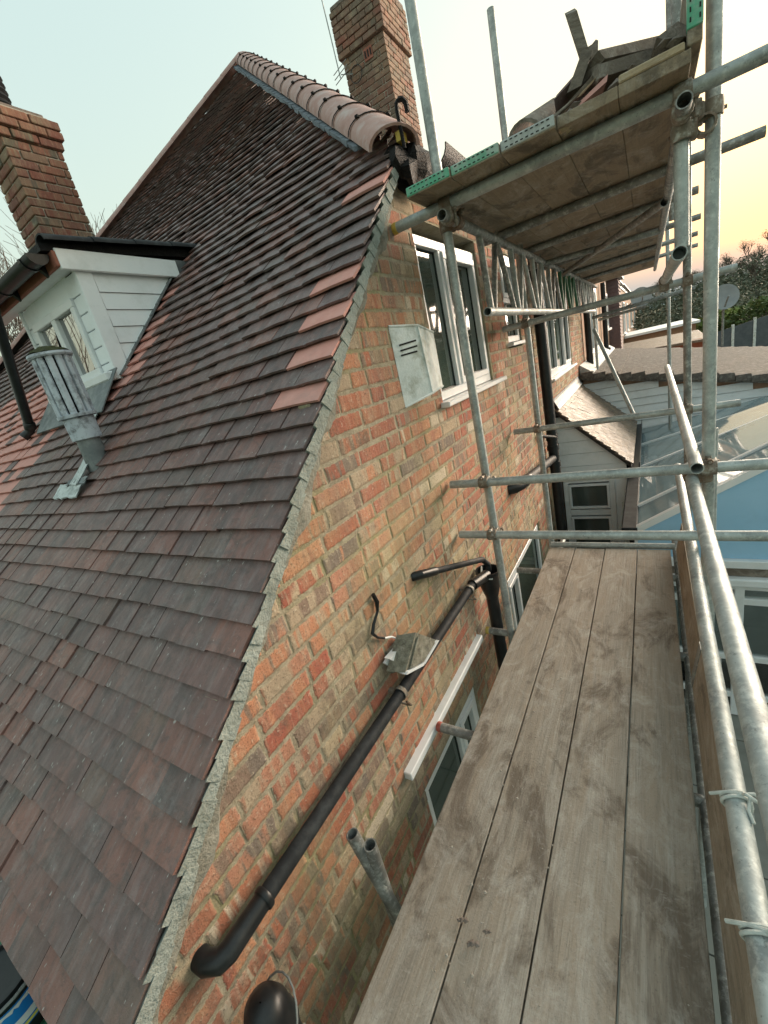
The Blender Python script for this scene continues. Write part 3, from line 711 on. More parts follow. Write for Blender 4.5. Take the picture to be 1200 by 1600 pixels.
ch1=chimney('chimney',-3.69,-2.98,7.0,7.80,2.2,5.02,[(4.46,.045)],'tall weathered brick chimney with aerial rising behind the hip tiles','brick_old')
b=MB(); b.bbox(-3.72,-2.95,6.97,7.83,5.01,5.07,.02); b.build('cap','rubble',ch1)
b=MB()
for k in range(9): b.lathe([(.085,0),(.10,.02),(.085,.05)],(-3.38,7.25,5.06+k*.052),seg=14)
b.lathe([(.083,0),(.083,.5)],(-3.38,7.25,5.05),seg=14); b.build('ribbed_pot','terra',ch1)
b=MB()                                                   # air brick
b.box(-3.33,-3.19,6.985,7.0,4.26,4.40); b.build('air_brick','terra',ch1)
b=MB()
for k in range(3): b.box(-3.315+k*.045,-3.295+k*.045,6.978,6.99,4.29,4.37)
b.build('air_brick_hole','dark',ch1)
ae=thing('tv_aerial',(-3.72,6.95,4.0),'thin tv aerial on a wire rod beside the tall chimney','aerial')
b=MB(); pm=P(532,122,1,6.93); pt=P(500,-12,1,6.93); b.path([pm,pt],.008,6); b.build('rod','steel',ae)
b=MB()
for t in (0,.10,.2):
    q=pm.lerp(pt,t*.6); b.path([q+V((-.10,0,-.04)),q+V((.16,0,.03))],.006,5)
b.path([pm+V((.02,0,.03)),V((-3.55,6.96,4.22))],.007,5); b.build('element','steel',ae)
b=MB(); b.path([V((-3.5+.10*math.cos(t*math.pi/8),6.97,4.20+.10*math.sin(t*math.pi/8))) for t in range(17)],.006,5); b.build('cable_loop','black',ae)

# ================================================================== DORMER
def build_dormer():
    XR,XL,DF=-2.98,-3.92,1.62
    t=thing('dormer',(-3.45,2.0,.4),'small white weatherboarded dormer with flat dark roof on the tiled slope','dormer')
    b=MB(); b.prism([(XL+.02,DF+.04,.36),(XL+.02,DF+.04,1.06),(XL+.02,2.36,1.06)],(XR-XL-.045,0,0)); b.build('core','dark',t)
    yr=lambda z: 2.187+(z-.955)/K
    zs=[.40,.505,.61,.715,.82,.925,1.05]
    for i in range(6):
        z0,z1=zs[i],zs[i+1]-.004; b=MB(); o=.006
        ya=DF+.085
        pts=[(XR,ya,z0),(XR,max(ya+.01,yr(z0)-.01),z0),(XR,max(ya+.02,yr(z1)-.01),z1),(XR,ya,z1)]
        b.add([V(p)+V((.004,0,0)) for p in pts]+[V(p)+V((-.02,0,0)) for p in pts],[(0,1,2,3),(7,6,5,4),(0,4,5,1),(1,5,6,2),(2,6,7,3),(3,7,4,0)])
        # lapped lower edge proud of the board below
        for k in (0,1): b.v[k].x+=.008
        b.build('cheek_board','wboard',t)
    for i in range(6):                                     # board returns beside the window on the front
        z0,z1=zs[i],zs[i+1]-.006
        for (xa,xb) in ((XR-.15,XR-.025),(XL+.02,XL+.11)):
            b=MB(); b.bbox(xa,xb,DF-.012,DF+.02,z0,z1,.003); b.build('front_board','wboard',t)
    b=MB(); b.bbox(XR-.022,XR+.018,DF-.022,DF+.08,.385,1.055,.004); b.build('corner_board','wboard',t)
    b=MB(); b.bbox(XL-.015,XL+.02,DF-.022,DF+.05,.385,1.055,.004); b.build('corner_board','wboard',t)
    # window
    wx0,wx1,wz0,wz1=-3.81,-3.135,.445,.93
    b=MB(); b.box(wx0,wx1,DF+.045,DF+.06,wz0,wz1); wn=b.build('window','dark',t)
    b=MB(); f=.05
    for (p,q,r,s) in ((wx0,wx1,wz0,wz0+f),(wx0,wx1,wz1-f,wz1),(wx0,wx0+f,wz0+f,wz1-f),(wx1-f,wx1,wz0+f,wz1-f),(-3.50,-3.44,wz0+f,wz1-f)): b.bbox(p,q,DF-.03,DF+.04,r,s,.004)
    b.build('frame','white',wn)
    for (p,q) in ((wx0+f,-3.50),(-3.44,wx1-f)):
        b=MB(); b.box(p,q,DF+.0,DF+.008,wz0+f,wz1-f); b.build('pane','paned',wn)
    b=MB(); b.bbox(XL+.1,XR-.14,DF-.01,DF+.03,wz1,1.06,.003); b.build('head_panel','wboard',t)
    b=MB(); b.bbox(XL-.02,XR+.015,DF-.09,DF+.0,.385,.440,.008); b.build('sill','white',t)
    b=MB(); b.prism([RP(XL-.1,(1.40-Y0)/CT,.012),RP(XR+.06,(1.40-Y0)/CT,.012),RP(XR+.06,(1.63-Y0)/CT,.05),RP(XL-.1,(1.63-Y0)/CT,.05)],(0,-.004,.006)); b.build('lead_apron','lead',t)
    for i in range(9):                                     # stepped soakers up the cheek
        y=1.62+i*.075; b=MB(); s=(y-Y0)/CT
        p=[RP(XR+.002,s,.004),RP(XR+.035,s,.004),RP(XR+.03,s+.13,.0),RP(XR+.002,s+.13,.0)]
        b.prism(p,(0,-.006,.008)); b.build('soaker','lead',t)
    # roof slab, fascias, soffit, edge tiles
    b=MB(); b.hexa([(XL-.14,1.45,1.13),(XR+.035,1.45,1.13),(XR+.035,2.50,1.19),(XL-.14,2.50,1.19),(XL-.14,1.45,1.17),(XR+.035,1.45,1.17),(XR+.035,2.56,1.25),(XL-.14,2.56,1.25)]); b.build('roof_slab','bitumen',t)
    b=MB(); b.bbox(XR+.02,XR+.045,1.52,2.33,1.035,1.150,.004); b.build('side_fascia','wboard',t)
    b=MB(); b.bbox(XR+.0,XR+.03,2.31,2.46,1.06,1.16,.006,rot=ry(.2)); b.build('flashing_lump','lead',t)
    b=MB(); b.bbox(XL-.40,XR+.042,1.50,1.525,1.05,1.135,.004); b.build('front_fascia','terra',t)
    b=MB(); b.bbox(XL-.40,XR+.018,1.526,DF-.001,1.052,1.066,.003); b.build('soffit','wboard',t)
    p0=V((XR+.03,1.47,1.185)); p1=V((XR+.03,2.60,1.262)); n=4
    for k in range(n):
        a=p0.lerp(p1,k/n); c=p0.lerp(p1,(k+1)/n)+V((0,.02,0)); b=MB(); sg=10; vs=[]
        for (pp,ra) in ((a,.062),(c,.056),(c,.046),(a,.050)):
            for m in range(sg+1):
                th=math.pi*m/sg; vs.append(pp+V((math.cos(th)*ra,0,math.sin(th)*ra*.75-.012)))
        n1=sg+1
        for q in range(4):
            for m in range(sg): A=q*n1+m; B=((q+1)%4)*n1+m; b.f.append((A,A+1,B+1,B)); b.sm.append(q in(0,2))
        b.v=vs; b.r=[R_.random()]*len(vs); b.build('edge_tile','blackw',t)
    # gutter along the front
    b=MB(); gy,gz=1.435,1.12; sg=10; vs=[]
    for xx in (XR-.0,-4.9):
        for rr in (.056,.051):
            for m in range(sg+1):
                th=math.pi+math.pi*m/sg; vs.append(V((xx,gy+math.cos(th)*rr,gz+math.sin(th)*rr)))
    n1=sg+1
    for m in range(sg): b.f+=[(m,m+1,2*n1+m+1,2*n1+m),(n1+m,n1+m+1,3*n1+m+1,3*n1+m),(m,m+1,n1+m+1,n1+m)]; b.sm+=[True,True,False]
    b.f+=[(0,n1,3*n1,2*n1),(sg,n1+sg,3*n1+sg,2*n1+sg)]; b.sm+=[False]*2
    b.v=vs; b.r=[.4]*len(vs); g=b.build('gutter','black',t)
    b=MB(); pr=[V((XR+.001,gy+math.cos(math.pi+math.pi*m/sg)*.06,gz+math.sin(math.pi+math.pi*m/sg)*.06)) for m in range(sg+1)]; b.prism(pr,(.008,0,0)); b.build('gutter_end','black',g)
    for xx in (-3.10,-3.58):
        b=MB(); pr=[V((xx,gy+math.cos(math.pi+math.pi*m/sg)*.062,gz+math.sin(math.pi+math.pi*m/sg)*.062)) for m in range(sg+1)]+[V((xx,1.50,gz)),V((xx,1.50,gz-.10))]
        b.prism(pr[:-2],(.03,0,0)); b.prism([V((xx,1.499,gz+.0)),V((xx,gy+.03,gz-.05)),V((xx,1.499,gz-.09))],(.03,0,0)); b.build('gutter_bracket','black',g)
    return t
build_dormer()
b=MB(); b.path([(-3.83,1.435,1.08),(-3.86,1.43,1.03),(-4.18,1.42,.25),(-4.20,1.40,.225),(-4.215,1.36,.20)],.034,12)
b.lathe([(.037,0),(.041,.005),(.041,.05),(.037,.055)],V((-4.155,1.421,.30)),axis=(-.32,0,-.78),seg=12)
b.build('downpipe','black',label='glossy black downpipe slanting from dormer gutter to the tiles',cat='downpipe')

# ---------------------------------------------------------------- roof vent terminal
def build_cowl():
    c=V((-2.715,1.16,0)); zb=vz(1.16)
    t=thing('roof_vent',(c.x,c.y,zb),'weathered grey gas flue cowl with moss cap standing on the roof tiles','flue cowl')
    b=MB(); b.lathe([(.064,zb-.08),(.060,.06),(.058,.08)],c,seg=22); b.build('pipe','lead',t)
    b=MB(); b.lathe([(.060,.05),(.076,.055),(.078,.17),(.070,.178)],c,seg=22); b.build('collar','cowl',t)
    b=MB(); b.lathe([(.05,.175),(.096,.178),(.098,.195),(.05,.20)],c,seg=22); b.build('ring','cowl',t)
    b=MB(); b.lathe([(.045,.19),(.045,.51)],c,seg=16); b.build('liner','dark',t)
    for k in range(12):
        a=2*math.pi*k/12; b=MB(); r=.083; d=V((math.cos(a),math.sin(a),0)); s=V((-math.sin(a),math.cos(a),0))
        hw=.0165; p=[]
        for z in (.195,.505):
            for (u,q) in ((-hw,-.006),(hw,-.006),(hw,.004),(0,.010),(-hw,.004)): p.append(c+d*(r+q)+s*u+V((0,0,z)))
        b.add(p,[(0,1,6,5),(1,2,7,6),(2,3,8,7),(3,4,9,8),(4,0,5,9),(4,3,2,1,0),(5,6,7,8,9)]); b.build('slat','cowl',t)
    b=MB(); b.lathe([(.02,.500),(.100,.500),(.106,.508),(.104,.520),(.02,.527)],c,seg=24); b.build('cap','cowl',t)
    b=MB(); vs=[];nu,nv=22,6
    for j in range(nv):
        rr=.10*(1-j/(nv-1))
        for i in range(nu):
            a=2*math.pi*i/nu; vs.append(c+V((rr*math.cos(a)*(1+uni(-.06,.06)),rr*math.sin(a)*(1+uni(-.06,.06)),.520+.035*(1-(rr/.1)**2)+uni(0,.010))))
    b.add(vs,[(j*nu+i,j*nu+(i+1)%nu,(j+1)*nu+(i+1)%nu,(j+1)*nu+i) for j in range(nv-1) for i in range(nu)]); b.build('moss_cap','moss',t)
    # lead slate dressed over the tiles below the pipe
    def pl4(x0,x1,y0,y1,n=.012,mat='leadw',nm='lead_sheet',sk=0):
        b=MB(); s0,s1=(y0-Y0)/CT,(y1-Y0)/CT; nx=8; vs=[];fs=[]
        for j in range(4):
            for i in range(nx+1):
                s=s0+(s1-s0)*j/3; x=x0+(x1-x0)*i/nx+sk*(j/3)
                vs.append(RP(x+uni(-.004,.004),s+uni(-.006,.006),n+uni(0,.006)))
        for j in range(3):
            for i in range(nx): a=j*(nx+1)+i; fs.append((a,a+1,a+nx+2,a+nx+1))
        N=len(vs); b.add(vs+[v-V((0,-.002,.006)) for v in vs],fs+[tuple(k+N for k in f)[::-1] for f in fs]); b.build(nm,mat,t)
    pl4(-2.98,-2.66,.965,1.03); pl4(-2.80,-2.70,1.02,1.16,.02); pl4(-2.86,-2.62,1.02,1.05,.018,'lead')
    pl4(-3.22,-2.98,1.34,1.42,.014)
build_cowl()

# ================================================================== WALL FIXTURES
t=thing('vent_cover',P(632,637,0,WX),'weathered white metal vent hood with three slots on brick wall','vent hood')
A1,A2=P(608,510,0,WX),P(632,637,0,WX); yv=(A1.y+A2.y)/2; A1.y=A2.y=yv
B1,B2=P(652,508,1,yv+.15),P(676,614,1,yv+.15); C1,C2=P(677,519,1,yv+.34),P(692,603,1,yv+.34); D1,D2=V((WX,yv+.40,C1.z)),V((WX,yv+.40,C2.z))
b=MB(); b.add([A1,B1,C1,D1,A2,B2,C2,D2],[(3,2,1,0),(4,5,6,7),(0,1,5,4),(1,2,6,5),(2,3,7,6)]); b.build('hood','vent',t)
nf=(B1-A1).cross(A2-A1).normalized(); nf=nf if nf.x>0 else -nf
def onface(px,py):
    r=toworld(V((px-600,py-800,FPX))); return r*(A1.dot(nf)/r.dot(nf))+nf*.007
for (u0,u1,v0,v1) in ((623,649,540,532),(625,651,548.5,540.5),(626,651,556,549)):
    p,q=onface(u0,v0),onface(u1,v1); e=V((0,0,.004)); b=MB(); b.hexa([p-e-nf*.003,q-e-nf*.003,q+e-nf*.003,p+e-nf*.003,p-e,q-e,q+e,p+e]); b.build('slot','dark',t)
b=MB(); b.path([A1,B1,C1],.006,6); b.path([A2,B2,C2],.006,6); b.path([B1,B2],.004,6); b.build('rim','vent',t)

t=thing('floodlight',P(640,1030,0,WX),'grimy wall floodlight with white bracket above the black waste pipe','floodlight')
F=[P(x,y,0,WX+.115) for x,y in ((649,988),(682,1000),(660,1037),(633,1051))]
c=sum(F,V())/4; Bk=[V((WX+.03,c.y+(q.y-c.y)*.9-.035,c.z+(q.z-c.z)*.9+.005)) for q in F]
b=MB(); b.hexa(Bk+F); b.build('hood','grime',t)
b=MB(); b.hexa([q+V((.004,0,0)) for q in [c+(f-c)*.8 for f in F]]+[q+V((.010,0,0)) for q in [c+(f-c)*.8 for f in F]]); b.build('lens','grime',t)
b=MB(); 
for k,(i,j) in enumerate(((1,2),(2,3))):
    d=(F[j]-F[i]); e=V((.012,0,0)); o=(F[i]+d*.5-c).normalized()*.008
    b.hexa([F[i]-e-o,F[j]-e-o,F[j]-e+o,F[i]-e+o,F[i]+e-o,F[j]+e-o,F[j]+e+o,F[i]+e+o])
b.build('trim','white',t)
b=MB(); q=[P(x,y,0,WX+.012) for x,y in ((598,1036),(603,1027),(629,1046),(626,1053))]; b.prism(q,(.012,0,0)); q=[P(x,y,0,WX+.02) for x,y in ((600,1028),(606,1031),(622,1012),(618,1008))]; b.prism(q,(.03,0,0)); b.build('bracket','white',t)
b=MB(); b.hexa([V((WX,c.y-.11,c.z-.06)),V((WX,c.y+.02,c.z-.06)),V((WX,c.y+.02,c.z+.06)),V((WX,c.y-.11,c.z+.06)),V((WX+.05,c.y-.09,c.z-.05)),V((WX+.05,c.y+.02,c.z-.05)),V((WX+.05,c.y+.02,c.z+.05)),V((WX+.05,c.y-.09,c.z+.05))]); b.build('back_box','grime',t)
t=thing('cable',P(600,997,0,WX),'short black cable hanging from the brick wall above the floodlight','cable')
pts=[P(x,y,0,WX+.014) for x,y in ((583,929),(589,940),(590,955),(584,975),(582,990),(590,996),(601,997))]; b=MB(); b.path(pts,[.010,.011,.006,.007,.009,.006,.006],7); b.build('sheath','black',t)
b=MB(); b.path([P(x,y,0,WX+.016) for x,y in ((601,997),(612,995),(622,999),(629,1006))],.005,6); b.build('white_core','white',t)

PX=WX+.062
t=thing('waste_pipe',P(540,1210,0,PX),'long black waste pipe falling along the brick wall to the hopper','pipe')
pa,pb=P(372,1465,0,PX),P(738,914,0,PX); b=MB(); b.path([pa,pb],.0265,18); b.build('pipe','blackw',t)
e0=pa; dr=(pa-pb).normalized(); b=MB()
b.path([pa-dr*.10,pa,pa+dr*.03,pa+dr*.055+V((-.012,0,-.005)),pa+dr*.075+V((-.04,0,.0)),pa+dr*.078+V((-.075,0,.006)),pa+dr*.078+V((-.11,0,.01))],[.0285,.0295,.030,.030,.030,.029,.029],18); b.build('elbow','black',t)
b=MB(); b.lathe([(.0315,0),(.034,.004),(.034,.016),(.0315,.02)],pa-dr*.11,axis=dr,seg=18); b.build('collar','black',t)
for (px,py) in ((668,1092-0),(735,928)):
    q=pa+(pb-pa)*(((P(626,1082,0,PX) if px==668 else P(733,922,0,PX))-pa).length/(pb-pa).length)
    b=MB(); b.lathe([(.029,-.01),(.033,-.01),(.033,.01),(.029,.01)],q,axis=dr,seg=16); b.box(WX-.01,WX+.03,q.y-.01,q.y+.01,q.z-.01,q.z+.01); b.path([q+V((.02,0,-.045)),q+V((.03,.015,-.075)),q+V((.0,.02,-.085)),q+V((-.03,.01,-.07))],.006,6); b.build('pipe_clip','rust',t)
t=thing('rain_hopper',(WX+.09,2.48,GZ),'black round hopper and downpipe taking the waste pipes on the wall','hopper')
hc=P(766,915,0,WX+.095); b=MB(); b.lathe([(.038,-.10),(.05,-.06),(.066,.0),(.078,.10),(.083,.105),(.083,.125),(.074,.125),(.06,.0),(.03,-.05)],hc,seg=22); b.build('bowl','black',t)
b=MB(); b.path([hc+V((0,0,-.08)),V((hc.x,hc.y,GZ+.1))],.042,16); b.build('downpipe','black',t)
b=MB(); b.path([hc+V((-.06,.05,.12)),hc+V((-.02,-.085,.10)),hc+V((.05,-.06,.09))],.006,6); b.build('wire','vent',t)
b=MB(); b.path([pb,hc+V((0,-.03,.10))],.036,14); b.build('inlet','black',t)
t=thing('overflow_pipe',P(655,898,0,WX),'thin black overflow pipe bent from the wall into the hopper','pipe')
q0,q1,q2=P(657,898,0,WX+.03),P(754,874,0,WX+.10),hc+V((.0,.02,.10)); b=MB(); b.path([q0+(q1-q0)*.12,q1+(q0-q1)*.03,q1,q1+V((0,.015,-.02)),q2+V((0,.01,.05)),q2],.0185,12); b.build('pipe','blackw',t)
b=MB(); b.path([V((WX-.01,q0.y-.03,q0.z-.0)),q0,q0+(q1-q0)*.2],.024,12); b.build('socket','black',t)
# soil pipe and its branch
t=thing('soil_pipe',(WX+.09,5.02,GZ),'thick black soil stack running up the wall beside the lean-to','soil pipe')
b=MB(); b.path([(WX+.085,5.02,.90),(WX+.085,5.02,GZ+.02)],.057,18); b.build('stack','black',t)
for z in (-1.10,-1.22,-1.42):
    b=MB(); b.lathe([(.057,-.03),(.066,-.03),(.066,.03),(.057,.03)],(WX+.085,5.02,z),seg=18); b.build('socket','black',t)
b=MB(); b.path([(WX+.075,3.75,-1.19),(WX+.08,4.96,-1.34)],.045,14); b.build('branch','blackw',t)
b=MB(); b.path([(WX-.02,3.42,-1.165),(WX+.04,3.46,-1.165),(WX+.07,3.56,-1.17),(WX+.075,3.80,-1.195)],.050,14); b.build('branch_boot','black',t)
b=MB(); b.path([(WX+.03,4.62,-.98),(WX+.13,5.0,-1.10)],.018,8); b.build('branch_waste','blackw',t)
for yy,zb_,nm in ((9.36,-1.02,'black downpipe with a shoe at the far end of the brick house'),(13.4,-.70,'far black downpipe on the neighbouring house beside the tile-hung bay')):
    b=MB(); b.path([(WX+.09,yy,.95),(WX+.09,yy,zb_+.05),(WX+.10,yy+.02,zb_),(WX+.16,yy+.05,zb_-.03)],.06,12); b.build('downpipe','black',label=nm,cat='downpipe')
# hopper low on the wall
t=thing('black_hopper',P(425,1600,0,-.93),'glossy black domed plastic bucket with wire handle at the foot of the wall','bucket')
hc=P(420,1590,0,-.93); b=MB(); b.lathe([(.002,.075),(.03,.072),(.052,.055),(.064,.02),(.066,-.03),(.070,-.04),(.070,-.06),(.062,-.06),(.058,-.25)],hc,seg=24); b.build('dome','black',t)
b=MB(); b.path([hc+V((.02+.075*math.cos(a),.075*math.sin(a),-.02+.09*math.sin(a))) for a in [math.pi*k/10-.2 for k in range(11)]],.003,6); b.build('wire_handle','steeld',t)
b=MB(); b.path([hc+V((0,0,-.2)),V((hc.x,hc.y,GZ))],.05,14); b.build('pipe','black',t)
# eave gutter stub, tub and green board at the foot of the roof
b=MB(); q=V((-.96,-.14,-1.34)); b.prism([q+V((0,-.06,.05)),q+V((0,.05,.05)),q+V((0,.05,-.05)),q+V((0,-.06,-.05))],(-.10,0,0)); b.build('eave_gutter','black',house)
tc=P(14,1552,2,-1.50)
t=thing('tub',(tc.x,tc.y,-1.62),'black plastic tub with a blue and white printed label below the eave','tub')
b=MB(); b.lathe([(.002,0),(.088,0),(.095,.16),(.102,.165),(.102,.185),(.096,.185),(.094,.175),(.002,.172)],(tc.x,tc.y,-1.60),seg=28); b.build('bucket','black',t)
def wrap(r0,r1,z0,z1,a0,a1,mat,nm):
    b=MB(); n=12; vs=[]
    for z,r in ((z0,r0),(z1,r1)):
        for k in range(n+1): a=a0+(a1-a0)*k/n; vs.append(V((tc.x+r*math.cos(a),tc.y+r*math.sin(a),-1.60+z)))
    b.add(vs,[(k,k+1,n+2+k,n+1+k) for k in range(n)],True); return b.build(nm,mat,t)
wrap(.0925,.0965,.04,.14,-1.2,1.6,'bluelabel','label')
wrap(.0945,.0972,.115,.135,-.9,1.0,'whitelabel','label_print'); wrap(.0937,.0955,.06,.085,-.6,.9,'whitelabel','label_print'); wrap(.0935,.0940,.045,.055,-.9,1.1,'yellowlabel','label_print')
b=MB(); b.path([V((tc.x+.11*math.cos(a),tc.y+.11*math.sin(a),-1.43)) for a in [k*.3-1.4 for k in range(11)]],.005,6); b.build('handle','steeld',t)
b=MB(); g=P(75,1590,2,-1.52); b.bbox(g.x-.9,g.x+.25,g.y-.30,g.y-.005,-1.66,-1.62,.004); b.build('green_board','greenpaint',label='flat green painted board under the tub below the roof eave',cat='board')

# ================================================================== SCAFFOLD
TR=.02415
scaf=thing('scaffold',(-.3,2.3,GZ),'galvanised steel tube scaffolding clamped along the brick wall','scaffolding')
def tb(name,a,b_,mat='steel',cap=None,parent=None):
    b=MB(); b.tube(a,b_,TR); o=b.build(name,mat,parent or scaf)
    if cap:
        a=V(a); d=(V(b_)-a).normalized(); c=MB(); c.lathe([(.017,-.004),(.025,-.004),(.0262,.0),(.0262,.018),(.0245,.02)],a,axis=d,seg=18); c.build('end_cap',cap,parent or scaf)
    return o
def coupler(p,q,ad,bd,mat='rust'):
    """right-angle clamp joining tube through p (axis ad) and tube through q (axis bd)"""
    p,q,ad,bd=V(p),V(q),V(ad).normalized(),V(bd).normalized(); b=MB()
    for c,d,o in ((p,ad,q-p),(q,bd,p-q)):
        b.lathe([(TR,-.028),(.0325,-.026),(.0335,-.01),(.0335,.01),(.0325,.026),(TR,.028)],c,axis=d,seg=14)
    m=(p+q)/2; dd=(q-p).normalized(); s=ad; u=bd
    rot=Matrix((ad,bd,dd)).transposed()
    b.bbox(m.x-.03,m.x+.03,m.y-.03,m.y+.03,m.z-.014,m.z+.014,.006,rot=rot)
    o=b.build('coupler',mat,scaf); k=MB()
    for c,d,e in ((p,ad,bd),(q,bd,ad)):
        sgn=-1 if c is p else 1
        a=c+e*.036+dd*(-.030*sgn); k.path([a,a+dd*(.075*sgn)],.0065,6); k.lathe([(.002,-.006),(.0125,-.006),(.0125,.008),(.002,.008)],a+dd*(.055*sgn),axis=dd*sgn,seg=6)
        k.bbox(a.x-.012,a.x+.012,a.y-.012,a.y+.012,a.z-.012,a.z+.012,.004)
    k.build('bolt',mat,o)
X_,Y_,Z_=V((1,0,0)),V((0,1,0)),V((0,0,1))
# standards
LP=V((-.822,2.275,0)); L2=V((-.822,3.75,0)); RPo=V((.211,2.275,0)); R2=V((.226,3.74,0))
tb('standard',(LP.x,LP.y,GZ),(LP.x,LP.y,1.95)); tb('standard',(L2.x,L2.y,GZ),(L2.x,L2.y,2.09)); tb('standard',(RPo.x,RPo.y,GZ),(RPo.x+.004,RPo.y,2.6)); tb('standard',(R2.x,R2.y,GZ),(R2.x,R2.y,2.6),'steeld')
R3=V((.25,7.7,0)); tb('standard',(R3.x,R3.y,GZ),(R3.x,R3.y,2.4)); L3=P(932,550,0,-.822); tb('standard',(L3.x,L3.y,GZ),(L3.x,L3.y,1.2))
p=P(1104,640,1,2.42); tb('standard',(p.x+.04,2.60,GZ),(p.x+.04,2.60,-.62))
# upright stubs by the wall below the deck
p=P(578,1320,0,-.90); tb('standard',(p.x,p.y,GZ),p,'steeld')
q=P(550,1303,0,-.955); tb('brace',q+(P(628,1440,0,-.86)-q)*3.0,q,'steeld')
# tubes crossing the run (along X)
def trans(y,z,x0,x1,name='transom',mat='steel',cap=None): return tb(name,(x0,y,z),(x1,y,z),mat,cap)
YR=2.224
trans(YR,-1.040,-1.03,1.3,'guard_rail'); trans(YR,-.706,-1.03,1.3,'guard_rail'); trans(3.70,-.725,-1.02,.515,'guard_rail'); trans(3.70,.128,-1.0,.475,'guard_rail')
for z in (-1.04,-.706): coupler((LP.x,LP.y,z),(LP.x,YR,z),Z_,X_)
coupler((RPo.x,RPo.y,-.706),(RPo.x,YR,-.706),Z_,X_); 
for z in (-.725,.128): coupler((L2.x,L2.y,z),(L2.x,3.70,z),Z_,X_); coupler((R2.x,R2.y,z),(R2.x,3.70,z),Z_,X_)
qa,qb=P(925,497,1,7.3),P(1085,449,1,7.3); tb('guard_rail',qa,qb,'steeld'); qa,qb=P(935,500,1,9.0),P(1010,478,1,9.0); tb('guard_rail',qa,qb,'steeld')
# deck transoms poking out towards the wall
for y,x0,cap in ((2.30,-1.00,'yellow'),(1.44,-1.00,'redcap'),(3.16,-1.0,None),(.25,-.95,None)): trans(y,-1.815,x0,.28,'transom','steeld',cap)
trans(3.53,-1.745,-.78,.13,'transom','steel')
# tubes along the run (Y)
tb('ledger',(.142,-.9,-1.815),(.142,3.9,-1.815),'steeld'); tb('ledger',(-.74,-.9,-1.865),(-.74,3.9,-1.865),'steeld')
tb('guard_rail',(.150,-.9,-.757),(.150,2.42,-.757)); tb('guard_rail',P(1089,732,0,.150),P(1042,573,0,.150)) 
tb('guard_rail',(.153,-.9,-1.235),(.153,3.52,-1.09))
coupler((RPo.x-.01,RPo.y,-.757),(.150,RPo.y,-.757),Z_,Y_)
# upper lift
UZ=.690                                                     # underside of the upper boards
trans(2.16,.664,-1.045,1.15,'transom','steel','yellow')
for y,x1 in ((3.12,.49),(3.95,.30),(5.18,.41),(6.39,.48),(7.70,.58)): trans(y,.664,-.93,x1,'transom','steeld')
tb('ledger',(.118,2.06,.614),(.118,9.2,.614),'steeld'); tb('ledger',(.098,1.97,.162),(.098,6.5,.162),'steel')
coupler((.118,2.16,.614),(.118,2.16,.664),Y_,X_); coupler((RPo.x,RPo.y,.614),(.14,RPo.y,.614),Z_,Y_)
p=P(1065,240,1,2.215); tb('puncheon',(.118,2.235,.20),(.118,2.235,.595)); coupler((.118,2.22,.57),(RPo.x-.02,2.26,.57),Z_,Y_)
coupler((.098,3.66,.165),(.098,3.70,.128),Y_,X_); coupler((.211,2.275,1.13),(.16,2.25,1.13),Z_,Y_)
tb('transom',(-.93,4.35,.60),(.10,4.75,.60),'steeld'); tb('brace',(-.80,5.6,.585),(.10,3.5,.585),'steeld')
for (px,y,mt) in ((1057,3.3,'steeld'),(1046,5.4,'steeld'),(1068,4.9,'steel')):
    p=P(px,40,1,y); tb('standard',(p.x,y,.735),(p.x,y,3.4 if y<5 else 4.2),mt)
tb('brace',P(928,515,1,6.9),P(990,648,1,6.2))
# inner ledger
tb('ledger',(-.765,2.085,.612),(-.765,9.2,.612),'steeld')
coupler((LP.x,LP.y,.612),(-.765,LP.y,.612),Z_,Y_); coupler((-.765,2.16,.612),(-.765,2.16,.664),Y_,X_)
# lattice beam hung on the inner standards
lat=thing('lattice_beam',(-.765,5.2,.2),'steel lattice girder of crossed struts below the upper boards by the windows','lattice beam')
tb('chord',(-.765,2.56,.205),(-.765,8.6,.205),'steel',None,lat)
y=2.62; i=0
while y<8.3:
    mt='greensteel' if 5.1<y<6.3 else ('steel' if i%3 else 'steeld')
    b=MB(); b.tube((-.765,y+.02,.215),(-.765,y-.02,.60),.019,seg=12); b.build('upright',mt,lat)
    b=MB(); b.tube((-.765,y+.09,.215),(-.765,y+.28,.60),.017,seg=12); b.build('strut',mt,lat)
    b=MB(); b.tube((-.765,y+.57,.215),(-.765,y+.33,.60),.017,seg=12); b.build('strut',mt,lat)
    b=MB(); b.path([(-.765,y+.30,.575),(-.765,y+.34,.66)],.010,6); b.build('hook','steeld',lat)
    y+=.66; i+=1

